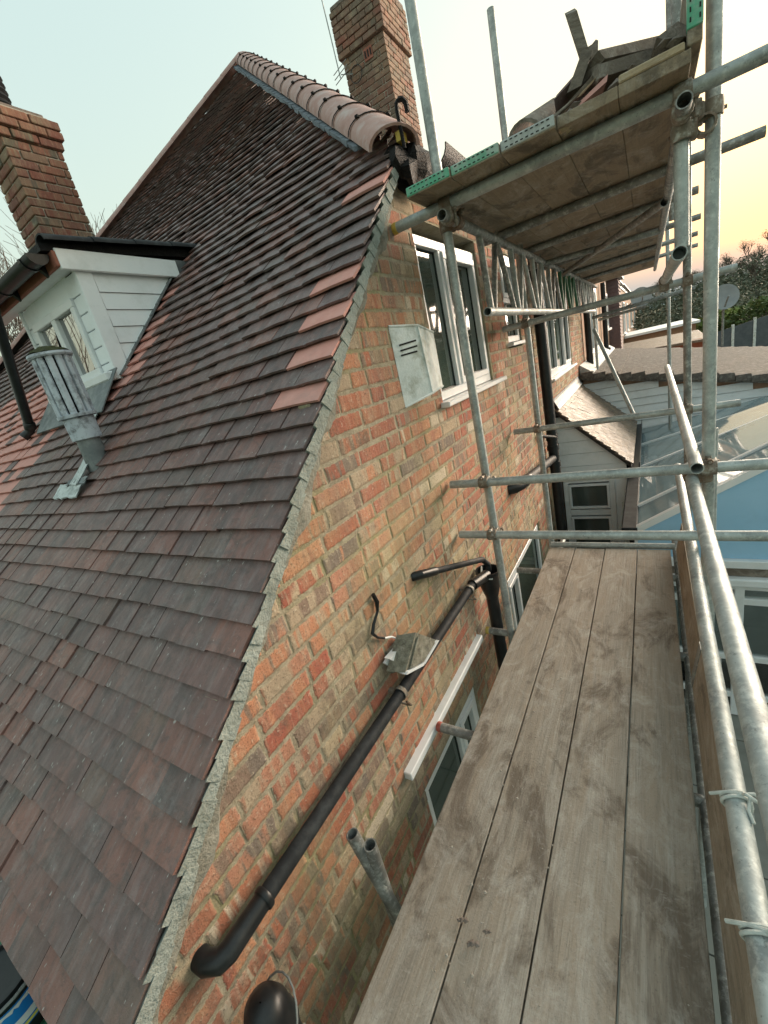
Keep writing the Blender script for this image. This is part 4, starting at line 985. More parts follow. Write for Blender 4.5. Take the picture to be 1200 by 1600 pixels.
# ---------------------------------------------------------------- boards
EDG=[-.786,-.574,-.346,-.118,.104]
DL=['scaffold board nearest the brick wall, leftmost of the four walkway boards','second walkway board from the brick wall, with mortar lumps at its near end','third walkway board from the brick wall, between two plank gaps','walkway board along the toe board, rightmost of the four']
for i in range(4):
    b=MB(); b.cur=.13+.23*i; b.bbox(EDG[i]+.003,EDG[i+1]-.003,-.9,3.485+uni(-.006,.006),-1.788+uni(-.001,.001),-1.75+uni(-.003,.002),.0025); 
    o=b.build('scaffold_board','deck',label=DL[i],cat='scaffold board',group='walkway boards')
UX=[-.868,-.664,-.462,-.262,-.065,.135]
UL=['first','second','third','fourth','fifth']
for i in range(5):
    y0=1.975+(.012*i if i<3 else .05); 
    for k,(ya,yb) in enumerate(((y0,5.86),(5.90,9.6))):
        t=thing('upper_board',((UX[i]+UX[i+1])/2,ya,UZ),('%s board from the wall in the near half of the overhead platform' if k==0 else '%s board from the wall in the far half of the overhead platform')%UL[i],'scaffold board','overhead platform boards')
        b=MB(); b.bbox(UX[i]+.0008,UX[i+1]-.0008,ya,yb,UZ+uni(0,.002),UZ+.038,.002); b.build('plank','board_under',t)
        if k==0 and i<3:
            b=MB(); b.bbox(UX[i]+.002,UX[i+1]-.002,ya-.003,ya+.03,UZ+.006,UZ+.0405,.003); hb=b.build('hoop_band','hoop' if i==0 else ('hoopw' if i==1 else 'hoopg'),t)
            b=MB()
            for q in range(9):
                xx=UX[i]+.02+q*.019
                for zz in (UZ+.013,UZ+.031): b.box(xx,xx+.010,ya-.0045,ya-.003,zz,zz+.0035)
            b.build('band_slot','dark',hb)
# upright board on edge with a green banded end
t=thing('edge_board',(.16,3.0,UZ+.04),'toe board on edge with green banded end at the outer side of the overhead platform','toe board')
rt=ry(rad(-6)); b=MB(); b.bbox(.125,.163,2.03,5.4,.735,.960,.003); b.build('plank','board_under',t)
b=MB(); b.bbox(.1235,.1645,2.026,2.06,.775,.9615,.003); hb=b.build('hoop_band','hoop',t)
b=MB()
for q in range(7):
    for xx in (.130,.154): b.box(xx,xx+.004,2.0245,2.026,.79+q*.024,.802+q*.024)
b.build('band_slot','dark',hb)
b=MB(); b.bbox(-.063,.118,2.022,2.20,.7295,.752,.004,rot=rz(rad(.4))); b.build('timber_block','rawtimber',label='pale sawn board end doubled on top of the overhead platform at its right front',cat='timber')
# toe boards of the walkway
def toe(y0,y1,label):
    t=thing('toe_board',(.16,(y0+y1)/2,-1.745),label,'toe board'); b=MB()
    b.add([(x,y,z) for y in (y0,y1) for (x,z) in ((.136,-1.742),(.174,-1.747),(.207,-1.522),(.169,-1.517))],[(3,2,1,0),(4,5,6,7),(0,1,5,4),(1,2,6,5),(2,3,7,6),(3,0,4,7)]); b.build('plank','toe',t); return t
t=toe(2.03,3.46,'far timber toe board leaning against the rail at the walkway end')
t2=toe(-.9,2.02,'near timber toe board leaning along the right edge of the walkway')
b=MB(); b.add([(x,y,z) for y in (1.985,2.045) for (x,z) in ((.133,-1.741),(.177,-1.747),(.210,-1.518),(.166,-1.513))],[(3,2,1,0),(4,5,6,7),(0,1,5,4),(1,2,6,5),(2,3,7,6),(3,0,4,7)]); b.build('end_band','steeld',t2)
# rope ties
for (px,py,lab) in ((1152,1252,'upper pale rope lashing knotted round the mid rail'),(1160,1468,'lower pale rope lashing knotted round the mid rail near the bottom')):
    q=min((V((.153,-.5+.004*k,-1.235+.145*(.4+.004*k)/4.42)) for k in range(700)),key=lambda v:(proj(v)[0]-px)**2+(proj(v)[1]-py)**2 if proj(v) else 1e9); t=thing('rope_tie',q,lab,'rope','rope lashings'); b=MB()
    for k in (-.008,.004):
        b.path([q+V((.029*math.cos(a),k+.004*math.sin(a*2),.029*math.sin(a))) for a in [2*math.pi*m/16 for m in range(17)]],.004,7)
    b.build('coil','rope',t); c=q+V((.012,-.004,.034)); b=MB()
    b.path([q+V((-.05,.01,-.01)),q+V((-.02,0,.022)),c,c+V((.02,.004,.006)),c+V((.05,-.01,-.004)),c+V((.08,-.02,-.01)),c+V((.11,-.02,-.03))],.0042,7)
    b.path([c+V((0,0,0)),c+V((.004,-.012,.016)),c+V((.018,-.022,.016)),c+V((.024,-.012,0)),c+V((.012,-.004,-.006)),c+V((.006,-.03,-.014)),c+V((.012,-.055,-.02))],.004,7); b.build('knot','rope',t)
# crumbs of mortar and grit on the walkway
b=MB()
def lump(b,c,r,rnd=None):
    vs=[]
    for s in ((1,0,0),(-1,0,0),(0,1,0),(0,-1,0),(0,0,1),(0,0,-1)):
        vs.append(c+V((s[0],s[1],s[2]*.55))*r*uni(.7,1.15))
    b.add(vs,[(0,2,4),(2,1,4),(1,3,4),(3,0,4),(2,0,5),(1,2,5),(3,1,5),(0,3,5)],rnd=R_.random())
for k in range(300):
    x=uni(-.77,.08); y=uni(.25,2.0) if R_.random()<.8 else uni(.3,3.4)
    if R_.random()<.6: x=R_.gauss(-.55,.07)
    if not -.78<x<.095: continue
    r=R_.choice((.002,.0025,.003,.003,.004,.007 if R_.random()<.35 else .003)); lump(b,V((x,y,-1.749+r*.4)),r)
b.build('mortar_crumbs','crumb',label='grit and mortar crumbs scattered over the walkway boards',cat='grit',kind='stuff')
for (px,py,sz) in ((722,1437,.012),(738,1474,.014),(760,1455,.009)):
    q=P(px,py,2,-1.735); b=MB(); lump(b,q,sz); lump(b,q+V((sz,.3*sz,0)),sz*.8); lump(b,q+V((-.8*sz,-.4*sz,-.002)),sz*.7)
    b.build('mortar_lump','rubble',label={722:'small mortar lump on the board gap, farther of three',738:'largest mortar lump lying on the second walkway board',760:'smallest mortar lump right of the board gap'}[px],cat='lump')

# ---------------------------------------------------------------- debris heap on the overhead platform
def stick(pa,pb,ya,yb,w_,h_,mat,name,label,cat='timber',roll=0):
    a,c=P(*pa,1,ya),P(*pb,1,yb); d=(c-a).normalized(); s=d.cross(Z_).normalized(); u=s.cross(d)
    s2=s*math.cos(roll)+u*math.sin(roll); u2=u*math.cos(roll)-s*math.sin(roll); b=MB(); j=.004
    pts=[]
    for q in (a,c):
        for (e,f) in ((-1,-1),(1,-1),(1,1),(-1,1)): pts.append(q+s2*e*w_/2+u2*f*h_/2+V((uni(-j,j),uni(-j,j),uni(-j,j)))+d*uni(-.02,.02))
    b.add(pts,[(3,2,1,0),(4,5,6,7),(0,1,5,4),(1,2,6,5),(2,3,7,6),(3,0,4,7)]); b.build(name,mat,label=label,cat=cat)
stick((916,92),(893,20),2.25,2.22,.05,.030,'timber','timber_offcut','dark timber offcut standing upright from the debris heap',roll=.6)
stick((893,150),(916,88),2.2,2.25,.055,.035,'timber','timber_offcut','short dark post leaning under the upright offcut',roll=.4)
stick((919,128),(921,75),2.3,2.28,.06,.02,'timber','timber_offcut','splintered dark piece in the middle of the debris heap')
stick((922,108),(1056,76),2.25,2.6,.10,.035,'timber','timber_offcut','broad dark board lying on top of the debris heap',roll=.3)
stick((930,128),(1048,92),2.20,2.4,.09,.04,'timber','timber_offcut','thick dark board under the top board of the heap',roll=.2)
stick((882,202),(1010,112),2.06,2.12,.030,.012,'rawtimber','timber_lath','pale thin lath lying across the front of the debris heap','lath')
stick((833,214),(908,148),2.08,2.14,.022,.010,'timber','timber_lath','dark thin lath at the left of the debris heap','lath')
stick((842,214),(930,118),2.10,2.2,.026,.012,'timber','timber_lath','long dark lath slanting up the left of the heap','lath')
stick((852,208),(925,130),2.12,2.18,.03,.010,'rawtimber','timber_lath','weathered pale lath beside the red tile','lath')
stick((860,205),(940,125),2.16,2.26,.03,.012,'timber','timber_lath','innermost dark lath of the slanting bundle','lath')
stick((892,186),(940,140),2.10,2.2,.09,.013,'new_tile','broken_tile','broken red clay tile in the debris heap','tile',roll=.4)
stick((880,172),(925,120),2.25,2.3,.10,.013,'tile','broken_tile','dark broken tile standing in the debris heap','tile',roll=1.0)
stick((868,180),(893,152),2.2,2.25,.12,.013,'tile','broken_tile','dark broken tile leaning at the left of the heap','tile',roll=.8)
stick((905,165),(940,110),2.35,2.4,.12,.02,'timber','timber_offcut','dark slab at the back of the debris heap',roll=.9)
for k in range(9):
    x0=838+k*7.5; y0_=222-(x0-838)*.33; dx=uni(45,90)
    stick((x0,y0_-4),(x0+dx,y0_-dx*uni(.55,1.0)),uni(2.06,2.2),uni(2.15,2.35),uni(.018,.035),uni(.006,.012),'timber' if k%3 else 'rawtimber','timber_lath','%s lath from the left of those tangled in the debris heap'%['first','second','third','fourth','fifth','sixth','seventh','eighth','ninth'][k],'lath',roll=uni(0,1.5))
b=MB(); a=P(818,214,1,2.12); c=P(868,178,1,2.45); d=(c-a).normalized(); s=d.cross(Z_).normalized(); u=s.cross(d); vs=[];sg=10
for (pp,ra) in ((a,.075),(c,.075),(c,.062),(a,.062)):
    for m in range(sg+1): th=math.pi*m/sg; vs.append(pp+s*math.cos(th)*ra+u*(math.sin(th)*ra-.02))
n1=sg+1
for q in range(4):
    for m in range(sg): A=q*n1+m; B=((q+1)%4)*n1+m; b.f.append((A,A+1,B+1,B)); b.sm.append(q in(0,2))
b.f+=[tuple(q*n1 for q in range(4)),tuple(q*n1+sg for q in range(4))]; b.sm+=[False,False]
b.v=vs; b.r=[.3]*len(vs); b.build('ridge_tile','timber',label='dark half-round ridge tile at the left end of the debris heap',cat='tile')
b=MB()
for k in range(150):
    x=uni(-.5,.10); h=.015+.05*max(0,1-abs(x-.03)/.32); lump(b,V((x,uni(2.05,2.5),.73+uni(0,h))),uni(.012,.035))
b.build('rubble_heap','rubble',label='heap of mortar rubble on the overhead platform',cat='rubble',kind='stuff')
stick((1030,92),(1060,70),2.1,2.14,.10,.06,'rubble','mortar_block','grey mortar block on top of the sawn timber block','mortar',roll=.5)

# ================================================================== LEAN-TO, NEIGHBOURS
def lean_to():
    t=thing('lean_to',(-.6,7.0,GZ),'white clad lean-to with mossy tiled roof against the brick wall','lean-to')
    ya,yb=5.78,8.20; xw=WX+.003; xe=-.22; zt=-.90; ze=-1.70
    b=MB(); b.prism([(xw,ya+.06,GZ),(xe-.10,ya+.06,GZ),(xe-.10,ya+.06,ze+.03),(xw,ya+.06,zt-.07)],(0,yb-ya-.12,0)); b.build('core','dark',t)
    # cladding boards on the end wall
    z=-2.55; 
    zs=[-1.87,-1.70,-1.53,-1.36,-1.19,-1.02]
    for i in range(len(zs)-1):
        z0,z1=zs[i],zs[i+1]-.006
        xr=lambda z_: min(xe-.05, xw+(zt-.06-z_)/((zt-ze)/(xe-xw)))
        b=MB(); pts=[(xw,ya+.05,z0),(xr(z0),ya+.05,z0),(xr(z1),ya+.05,z1),(xw,ya+.05,z1)]; b.prism(pts,(0,-.022,0)); b.v[0].y-=.006; b.v[1].y-=.006; b.v[4].y-=.006; b.v[5].y-=.006
        b.build('cladding_board','wboard',t)
    b=MB(); b.bbox(-.41,-.27,ya+.02,ya+.05,-3.2,-1.88,.004); b.build('side_panel','wboard',t)
    b=MB(); b.box(xw,-.27,ya+.02,ya+.05,GZ,-3.2); b.build('plinth','farbrick',t)
    b=MB(); b.box(-1.0,-.41,ya+.045,ya+.055,-3.2,-1.88); wn=b.build('window','dark',t)
    b=MB()
    for (p,q,r,s) in ((-1.03,-.41,-1.93,-1.875),(-1.03,-.41,-3.2,-3.14),(-1.03,-.965,-3.14,-1.93),(-.475,-.41,-3.14,-1.93),(-.965,-.475,-2.40,-2.32)): b.bbox(p,q,ya-.01,ya+.044,r,s,.005)
    b.build('frame','white',wn)
    for (r,s) in ((-2.30,-1.95),(-3.12,-2.42)):
        b=MB()
        for (p,q,c,d) in ((-.965,-.475,r,r+.03),(-.965,-.475,s-.03,s),(-.965,-.935,r+.03,s-.03),(-.505,-.475,r+.03,s-.03)): b.bbox(p,q,ya-.02,ya+.03,c,d,.004)
        b.build('sash','white',wn); b=MB(); b.box(-.935,-.505,ya+.012,ya+.02,r+.03,s-.03); b.build('pane','curtain',wn)
    # roof
    n=V((zt-ze,0,xe-xw)).normalized(); dn=V((xe-xw,0,ze-zt)).normalized(); L=(V((xe,0,ze))-V((xw,0,zt))).length
    b=MB(); b.prism([V((xw,ya-.05,zt)),V((xe,ya-.05,ze)),V((xe,ya-.05,ze-.05)),V((xw,ya-.05,zt-.05))],(0,yb-ya+.05,0)); rf=b.build('roof','underlay',t)
    rows=11; g=L/rows
    for i in range(rows):
        y=ya-.06+uni(-.01,.01); k=0
        d0=i*g
        while y<yb:
            wd=.165 if not(k==0 and i%2) else .0825
            y1=min(y+wd-.004,yb); k+=1
            a=V((xw,0,zt))+dn*(d0-.02); c=V((xw,0,zt))+dn*(d0+g+.012+uni(-.004,.004)); lf=uni(0,.004)
            p=[a+n*.004,c+n*(.022+lf)]; th=.013; b=MB()
            q=[V((p[0].x,y,p[0].z)),V((p[1].x,y,p[1].z)),V((p[1].x,y1,p[1].z)),V((p[0].x,y1,p[0].z))]
            b.hexa([v-n*th for v in q]+q,rnd=R_.random()); b.build('roof_tile','lichentile',rf); y=y1+.004
    b=MB(); b.prism([V((WX+.004,ya-.05,zt+.13)),V((WX+.012,ya-.05,zt+.13)),V((WX+.02,ya-.05,zt+.06)),V((WX+.075,ya-.05,zt-.005)),V((WX+.06,ya-.05,zt-.02))],(0,yb-ya,0)); b.build('flashing','lead',t)
    b=MB(); q=V((xe+.045,0,ze-.03)); b.prism([V((q.x-.05,ya-.08,q.z+.04)),V((q.x-.05,ya-.08,q.z-.05)),V((q.x+.05,ya-.08,q.z-.05)),V((q.x+.05,ya-.08,q.z+.05)),V((q.x+.04,ya-.08,q.z+.05)),V((q.x+.035,ya-.08,q.z-.02)),V((q.x-.035,ya-.08,q.z-.02))],(0,yb-ya+.1,0)); b.build('gutter','black',t)
    b=MB(); b.path([(-.20,ya+.0,ze-.06),(-.20,ya+.0,ze-.25),(-.245,ya+.01,ze-.36),(-.245,ya+.01,GZ+.05)],.036,12); b.build('downpipe','black',t)
    b=MB(); b.bbox(-.335,-.30,ya-.16,ya-.12,-3.2,-2.18,.004); b.build('white_post','vent',t)
M['lichentile']=m_tile('lichen_tile',[(0,(.16,.12,.08)),(.25,(.21,.16,.11)),(.5,(.145,.112,.085)),(.7,(.235,.185,.13)),(.85,(.18,.13,.09))],1,.3,(.32,.28,.22),(.20,.145,.10))
lean_to()
def extension():
    t=thing('neighbour_extension',(.8,11,GZ),'white weatherboarded single storey extension with brown tiled roof beyond the lean-to','extension')
    ya,yb=8.42,14.6; x0,x1=-1.0,7.5; zr=lambda x: -.80-.215*(x+.95)
    b=MB(); b.prism([(x0,ya+.03,GZ),(x1,ya+.03,GZ),(x1,ya+.03,zr(x1)-.08),(x0,ya+.03,zr(x0)-.08)],(0,yb-ya,0)); b.build('core','farbrick',t)
    z=-3.0; i=0
    while z<-.86:
        z1=z+.128; xa=x0+.0; xb=min(x1,-.95+(-.80-(z1)-.05)/.215)
        if xb>xa+.2:
            b=MB(); b.add([(xa,ya-.022,z),(xb,ya-.022,z),(xb,ya+.004,z1-.010),(xa,ya+.004,z1-.010),(xa,ya+.03,z),(xb,ya+.03,z),(xb,ya+.03,z1-.010),(xa,ya+.03,z1-.010)],[(0,1,2,3),(7,6,5,4),(0,4,5,1),(1,5,6,2),(2,6,7,3),(3,7,4,0)]); b.build('cladding_board','wboard',t)
        z=z1
    b=MB(); b.prism([(x0-.04,ya-.12,zr(x0)),(x1+.1,ya-.12,zr(x1)),(x1+.1,ya-.12,zr(x1)-.07),(x0-.04,ya-.12,zr(x0)-.07)],(0,yb-ya+.3,0)); rf=b.build('roof','ctile',t)
    # courses of interlocking tiles, edge rolls along the near verge
    k=0; x=x0
    while x<x1:
        b=MB(); xa=x; xb=x+.30
        p=[V((xa,ya-.13,zr(xa)+.012)),V((xb,ya-.13,zr(xb)+.032)),V((xb,yb+.1,zr(xb)+.032)),V((xa,yb+.1,zr(xa)+.012))]
        b.hexa([q-V((0,0,.022)) for q in p]+p); b.build('tile_course','ctile',rf); x+=.285
    b=MB()
    for i in range(44):
        xa=x0+i*.19; b.box(xa,xa+.18,ya-.15+uni(-.012,.012),ya-.02,zr(xa)-.06,zr(xa)+.035+uni(0,.012),rnd=R_.random(),j=.006)
    b.build('verge_edge','ctile',rf)
    b=MB(); b.prism([(WX+.01,ya,-.62),(WX+.02,ya,-.62),(WX+.22,ya,-.775),(WX+.22,ya,-.80),(WX+.01,ya,-.80)],(0,yb-ya,0)); b.build('flashing','leadw',t)
    b=MB(); b.box(-.3,.35,ya-.04,ya-.02,-2.55,-2.10); b.build('brick_panel','farbrick',t)
extension()

def conservatory():
    t=thing('conservatory',(1.6,6.2,GZ),'white framed conservatory with glass roof and blue gable panel at right','conservatory')
    ya,yb=4.12,8.3; x0=-.13; z0=-1.86; 
    r1=P(1185,733,1,ya); sl=(r1.z-z0)/(r1.x-x0)
    x9=3.4; xr=x9
    def zr(x,y=ya): return z0+sl*max(.2,1-.8*(y-ya)/(yb-ya))*(x-x0)
    # rafters
    ys=[ya,4.66,6.0,7.15,yb]
    for i,y in enumerate(ys):
        b=MB(); w_=.045 if i else .06
        xa,xb=x0-.05,x9
        b.hexa([V((xa,y-w_/2,zr(xa,y)-.03)),V((xb,y-w_/2,zr(xb,y)-.03)),V((xb,y+w_/2,zr(xb,y)-.03)),V((xa,y+w_/2,zr(xa,y)-.03)),V((xa,y-w_/2,zr(xa,y)+.035)),V((xb,y-w_/2,zr(xb,y)+.035)),V((xb,y+w_/2,zr(xb,y)+.035)),V((xa,y+w_/2,zr(xa,y)+.035))])
        b.build('glazing_bar','white',t)
        if i<len(ys)-1:
            b=MB(); ym,yn=y+w_/2,ys[i+1]-.0225; xa=x0
            b.hexa([V((xa,ym,zr(xa,ym)-.012)),V((xb,ym,zr(xb,ym)-.012)),V((xb,yn,zr(xb,yn)-.012)),V((xa,yn,zr(xa,yn)-.012)),V((xa,ym,zr(xa,ym)+.012)),V((xb,ym,zr(xb,ym)+.012)),V((xb,yn,zr(xb,yn)+.012)),V((xa,yn,zr(xa,yn)+.012))]); b.build('roof_pane','roofglass',t)
    # gable panel, eave beam, timber strip, wall frames
    ze=P(1165,872,1,ya).z
    b=MB(); b.prism([(x0,ya-.012,z0-.02),(x0+.0,ya-.012,ze),(x9,ya-.012,ze),(xr,ya-.012,zr(xr)-.03)],(0,.02,0)); b.build('gable_panel','blueglass',t)
    b=MB(); b.bbox(x0,x9,ya-.06,ya+.03,ze-.075,ze-.002,.006); b.build('eave_beam','white',t)
    b=MB(); b.bbox(x0,x9,ya-.045,ya+.03,ze-.155,ze-.078,.004); b.build('timber_strip','timber',t)
    b=MB(); b.bbox(x0,x9,ya-.10,ya+.02,ze-.235,ze-.158,.012); b.build('white_gutter','white',t)
    zt=ze-.24; zb=GZ+.06
    b=MB(); zt2=P(1160,938,1,ya).z; zt3=P(1190,1030,1,ya).z; zt4=P(1190,1090,1,ya).z
    for xx in (x0+.03,.61,1.30,2.0,2.7,x9-.03): b.bbox(xx-.035,xx+.035,ya-.03,ya+.03,zb,zt,.006)
    for zz in (zb+.03,zt2,zt3,zt4,zt-.03): b.bbox(x0,x9,ya-.028,ya+.028,zz-.032,zz+.032,.006)
    b.build('frame','white',t)
    xs=[x0+.03,.61,1.30,2.0,2.7,x9-.03]
    for i in range(5):
        for (c,d) in ((zb+.06,zt4-.03),(zt4+.03,zt3-.03),(zt3+.03,zt2-.03),(zt2+.03,zt-.06)):
            b=MB(); b.box(xs[i]+.035,xs[i+1]-.035,ya-.004,ya+.004,c,d); b.build('pane','sideglass',t)
    b=MB(); b.box(x0,x9,ya+.05,yb,GZ,GZ+.07); b.build('floor','paving',t)
    b=MB(); b.box(x0-.03,x0+.03,ya+.04,yb,GZ,z0-.05); b.box(x9-.03,x9+.03,ya+.04,yb,GZ,z0-.05); b.build('side_wall','wboard',t)
    b=MB(); b.bbox(x0-.13,x0-.0,ya-.05,yb,z0-.05,z0+.03,.01); b.build('box_gutter','blackw',t)
    b=MB(); b.bbox(.54,.56,ya-.06,ya-.03,zt2-.24,zt2-.10,.004); b.build('door_handle','white',t)
    b=MB(); b.box(x0,x9,yb+.0,yb+.04,GZ,-2.2); b.build('rear_wall','wboard',t)
conservatory()

# further houses of the terrace
def far_house(y0,y1,label,bay=None,wins=(),zt=1.3,pipes=()):
    t=thing('terrace_house',(-4,(y0+y1)/2,GZ),label,'house'); b=MB(); b.box(-9,WX,y0+.02,y1,GZ,zt); b.build('wall','farbrick',t)
    b=MB(); b.prism([(WX+.15,y0,zt-.02),(WX+.15,y0,zt+.03),(-4.5,y0,zt+3.2),(-9.2,y0,zt-.02)],(0,y1-y0,0)); b.build('roof','ctile',t)
    b=MB(); b.bbox(WX,WX+.05,y0,y1,zt-.14,zt,.004); b.build('fascia','white',t); b=MB(); b.path([(WX+.12,y0,zt),(WX+.12,y1,zt)],.06,10); b.build('gutter','black',t)
    for (a,c,d,e) in wins:
        b=MB(); b.box(WX,WX+.012,a+.05,c-.05,d+.05,e-.05); wn=b.build('window','pane',t)
        b=MB(); f=.07
        for (p,q,r,s) in ((a,c,d,d+f),(a,c,e-f,e),(a,a+f,d+f,e-f),(c-f,c,d+f,e-f),((a+c)/2-.04,(a+c)/2+.04,d+f,e-f)): b.box(WX,WX+.05,p,q,r,s)
        b.build('frame','white',wn); b=MB(); b.box(WX,WX+.12,a-.08,c+.08,d-.06,d-.002); b.build('sill','white',wn)
    if bay:
        a,c,px,zb,z1=bay; b=MB(); b.box(WX,WX+px,a,c,zb,z1); bb=b.build('bay','purple',t); z=zb; 
        while z<z1-.05:
            b=MB(); b.hexa([(WX,a-.03,z),(WX+px+.03,a-.03,z),(WX+px+.03,c+.03,z),(WX,c+.03,z),(WX,a-.005,z+.1),(WX+px+.005,a-.005,z+.1),(WX+px+.005,c+.005,z+.1),(WX,c+.005,z+.1)]); b.build('tile_course','purple',bb); z+=.105
        b=MB(); b.box(WX,WX+px+.12,a-.12,c+.12,z1,z1+.06); b.build('bay_roof','lead',t)
    return t
far_house(9.32,16.0,'nearest neighbouring brick house with tall white window and downpipes',None,[(9.75,11.9,-.55,.75),(14.0,15.4,-.2,.75)])
far_house(16.02,24,'neighbouring house with dark purple tile-hung bay',(16.1,17.3,.30,-1.0,1.15),[(18.2,19.6,-.7,.7),(21,22.6,-.7,.7)],1.35)
far_house(24.02,34,'farther brick house of the terrace beyond the bay',None,[(25.5,27.5,-.8,.7),(30,32,-.8,.7)],1.4)
far_house(34.02,60,'farthest brick house at the end of the terrace',None,[(37,40,-.8,.8),(46,49,-.8,.8)],1.4)
for yy,lab in ((17.6,'thin far downpipe beside the tile-hung bay'),(21.4,'second far downpipe past the tile-hung bay')):
    b=MB(); b.path([(WX+.09,yy,1.2),(WX+.09,yy,-2.0)],.06,8); b.build('downpipe','black',label=lab,cat='downpipe')
# flat-roofed and tiled annexes farther on
t=thing('annex',(1.5,20,GZ),'low red brick annex with mossy tiled roof behind the extension','annex'); b=MB(); b.box(WX+.02,1.45,17.5,21,GZ,-1.2); b.build('wall','redroof',t)
b=MB(); b.hexa([(WX+.02,17.3,-1.22),(1.6,17.3,-1.30),(1.6,21,-1.2),(WX+.02,21,-1.1),(WX+.02,17.3,-1.15),(1.6,17.3,-1.22),(1.6,21,-1.1),(WX+.02,21,-1.02)]); b.build('roof','lichentile',t)
t=thing('flat_roof_annex',(1.5,28,GZ),'far annex with a flat pale grey roof edge','annex'); b=MB(); b.box(WX+.02,1.9,26,31,GZ,-1.05); b.build('wall','farbrick',t); b=MB(); b.box(WX+.02,2.05,25.8,31.2,-1.04,-.93); b.build('roof','wboard',t)
# satellite dishes
def dish(c,r,label,post):
    t=thing('satellite_dish',c,label,'satellite dish'); c=V(c); b=MB(); d=V((.25,-1,.25)).normalized()
    b.lathe([(.002,0),(r*.5,.03*r),(r*.8,.10*r),(r,.2*r),(r*1.02,.2*r),(r*.8,.07*r),(.002,-.04)],c,axis=d,seg=20); b.build('reflector','greypl',t)
    b=MB(); b.path([c+V((0,0,-r)),c+d*r*.9+V((0,0,-.15*r))],.02,6); b.path([c+V((0,.05,0)),post],.03,6); b.build('arm','steeld',t)
p=P(1001,465,1,24); dish(p,.42,'grey satellite dish on the far terrace house',V((WX,p.y+.3,p.z-.3)))
p=P(1131,465,1,14.5); dish(p,.30,'grey satellite dish on a pole behind the scaffold upright',V((p.x,p.y+.1,-1.3)))

# ---------------------------------------------------------------- planting
def leaves(b,c,rad_,n,size,flat=1.0,shell=.5):
    for k in range(n):
        d=V((R_.gauss(0,1),R_.gauss(0,1),R_.gauss(0,1))).normalized(); r=uni(shell,1)**.5
        p=V(c)+V((d.x*rad_[0],d.y*rad_[1],d.z*rad_[2]))*r*(1+.18*math.sin(5*d.x+3*d.z)+.12*math.sin(9*d.y))
        a=V((uni(-1,1),uni(-1,1),uni(-.6,.6))).normalized()*size*uni(.6,1.3); e=a.cross(V((uni(-1,1),uni(-1,1),uni(-1,1)))).normalized()*size*uni(.4,.8)
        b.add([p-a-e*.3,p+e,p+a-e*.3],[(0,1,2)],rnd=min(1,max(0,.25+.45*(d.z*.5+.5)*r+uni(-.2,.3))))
def shrub(c,rd,n,size,mat,label,name='shrub',cat='shrub',group=None):
    c=V(c); gz=c.z; t=thing(name,(c.x,c.y,gz),label,cat,group); b=MB(); leaves(b,c+V((0,0,rd[2]*.75)),rd,n,size); b.build('crown',mat,t)
    b=MB(); b.path([c+V((0,0,-.5)),c+V((.05,0,rd[2]*.6))],.09,6); 
    for k in range(5): b.path([c+V((0,0,.1)),c+V((uni(-.6,.6)*rd[0],uni(-.6,.6)*rd[1],rd[2]*uni(.6,1.2)))],.04,5)
    b.build('trunk','bark',t); return t
def onhill(x,y): return V((x,y,hill_h(x,y)))
p=P(1015+110,500,1,30); shrub((p.x,30,p.z-.9),(1.1,1.0,.9),900,.16,'leaf_bright','rounded bright green bush beside the grey fence')
for k,(px,y,w_,lab) in enumerate(((1160,33,2.2,'long clipped hedge mound behind the bright bush'),(1195,29,1.6,'dark green mounded hedge at the right edge'),(1215,33,2.0,'tall dark hedge at the far right edge'))):
    p=P(px,490-8*k,1,y); shrub((p.x,y,p.z-.9),(w_,1.0,.75),1000,.15,'leaf_hedge',lab,'hedge','hedge')
t=thing('garden_fence',(5.5,26,GZ),'low grey panel fence across the gardens','fence')
fa=P(1080,548,1,25.5); fb=P(1290,480,1,26.5)
for i in range(6):
    a=fa.lerp(fb,i/6); c=fa.lerp(fb,(i+1)/6-.012); b=MB(); b.hexa([V((a.x,a.y,a.z-1.6)),V((c.x,c.y,c.z-1.6)),V((c.x,c.y+.05,c.z-1.6)),V((a.x,a.y+.05,a.z-1.6)),V((a.x,a.y,a.z+.45)),V((c.x,c.y,c.z+.45)),V((c.x,c.y+.05,c.z+.45)),V((a.x,a.y+.05,a.z+.45))]); b.build('fence_panel','fence',t)
    b=MB(); b.box(c.x,c.x+.1,c.y-.03,c.y+.08,c.z-1.6,c.z+.55); b.build('fence_post','vent',t)
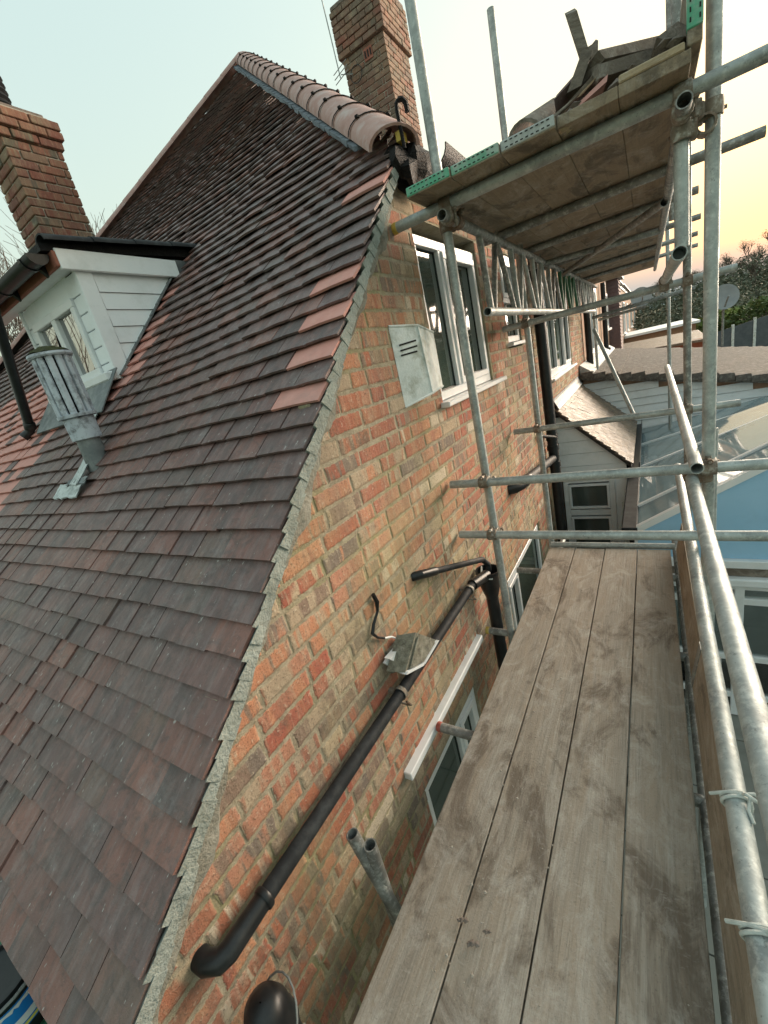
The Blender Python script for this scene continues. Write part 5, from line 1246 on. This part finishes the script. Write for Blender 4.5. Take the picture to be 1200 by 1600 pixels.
# woodland on the hillside: uncountable thicket, with individual taller trees along its edge
b=MB()
for k in range(520):
    y=uni(36,84); x=uni(-6,6+y*.34); c=onhill(x,y); s=uni(.9,1.9); leaves(b,c+V((0,0,s*.5)),(s*1.3,s,s),110,.17)
b.build('woodland_thicket','leaf_wood',label='brownish green thicket covering the far hillside',cat='woodland',kind='stuff')
def limb(b,p,d,L,r,depth,spread=.5,seg=5,minr=.004,up=.12):
    q=p; pts=[p]; rr=[r]; n=3
    for k in range(n):
        d=(d+V((uni(-.18,.18),uni(-.18,.18),uni(-.08,.16)))).normalized(); q=q+d*L/n; pts.append(q); rr.append(r*(1-.3*(k+1)/n))
    b.path(pts,rr,seg,False)
    if depth==0: return [q]
    tips=[]
    for k in range(R_.choice((2,3,3))):
        nd=(d+V((uni(-1,1),uni(-1,1),uni(-.6,.8)))*spread+V((0,0,up))).normalized()
        tips+=limb(b,pts[R_.choice((2,3,3))],nd,L*uni(.62,.85),max(minr,rr[-1]*uni(.55,.75)),depth-1,spread,4 if depth<3 else 5,minr,up)
    return tips
def wood_tree(c,h,label):
    t=thing('hill_tree',c,label,'tree','trees on the hillside'); b=MB(); tips=limb(b,c-V((0,0,.5)),V((0,0,1)),h*.4,h*.028,4,.6,5,.03); b.build('trunk','bark',t); lb=MB()
    for q in tips: leaves(lb,q,(h*.09,h*.09,h*.08),26,h*.014)
    lb.build('crown','leaf_wood',t)
pos=[(1150,60,4.6,'broad hazy tree at the left of the hill crest'),(1175,64,5.2,'tall hazy tree on the hill crest'),(1205,58,5.4,'tree at the far right edge of the hill crest'),(1120,66,4.2,'smaller hazy tree left of the crest'),(1085,70,4.6,'hazy tree between the scaffold uprights'),(1030,74,5.0,'hazy tree seen under the overhead platform'),(1185,50,4.0,'lower tree on the slope under the crest'),(1240,62,6.0,'large tree beyond the right edge')]
for (px,y,h,lab) in pos:
    x=P(px,430,1,y).x; wood_tree(onhill(x,y),h*.72,lab)
# bare winter trees behind the roof on the left, and one behind the photographer that the dormer panes mirror
def bare(c,h,label,depth=6,sp=.55,lean=V((0,0,1))):
    t=thing('bare_tree',c,label,'tree','bare winter trees'); b=MB(); limb(b,V(c),lean.normalized(),h*.32,h*.016,depth,sp,6,.006,.10); b.build('trunk','bark',t)
bare((-13.5,7.2,GZ),8.8,'bare winter tree behind the left chimney and dormer',7)
bare((-14.0,5.0,GZ),9.5,'bare winter tree at the left picture edge',7)
bare((-12.0,4.2,GZ),7.5,'bare winter tree low behind the dormer downpipe',7)
bare((-15.5,12.5,GZ),8.6,'slender bare tree between the left chimney and the roof',7)
bare((-10.5,-2.0,GZ),8.5,'bare winter tree mirrored in the dormer window panes',6,.6)
bare((-13.5,-2.6,GZ),9.5,'second bare winter tree mirrored in the dormer window',6,.6)
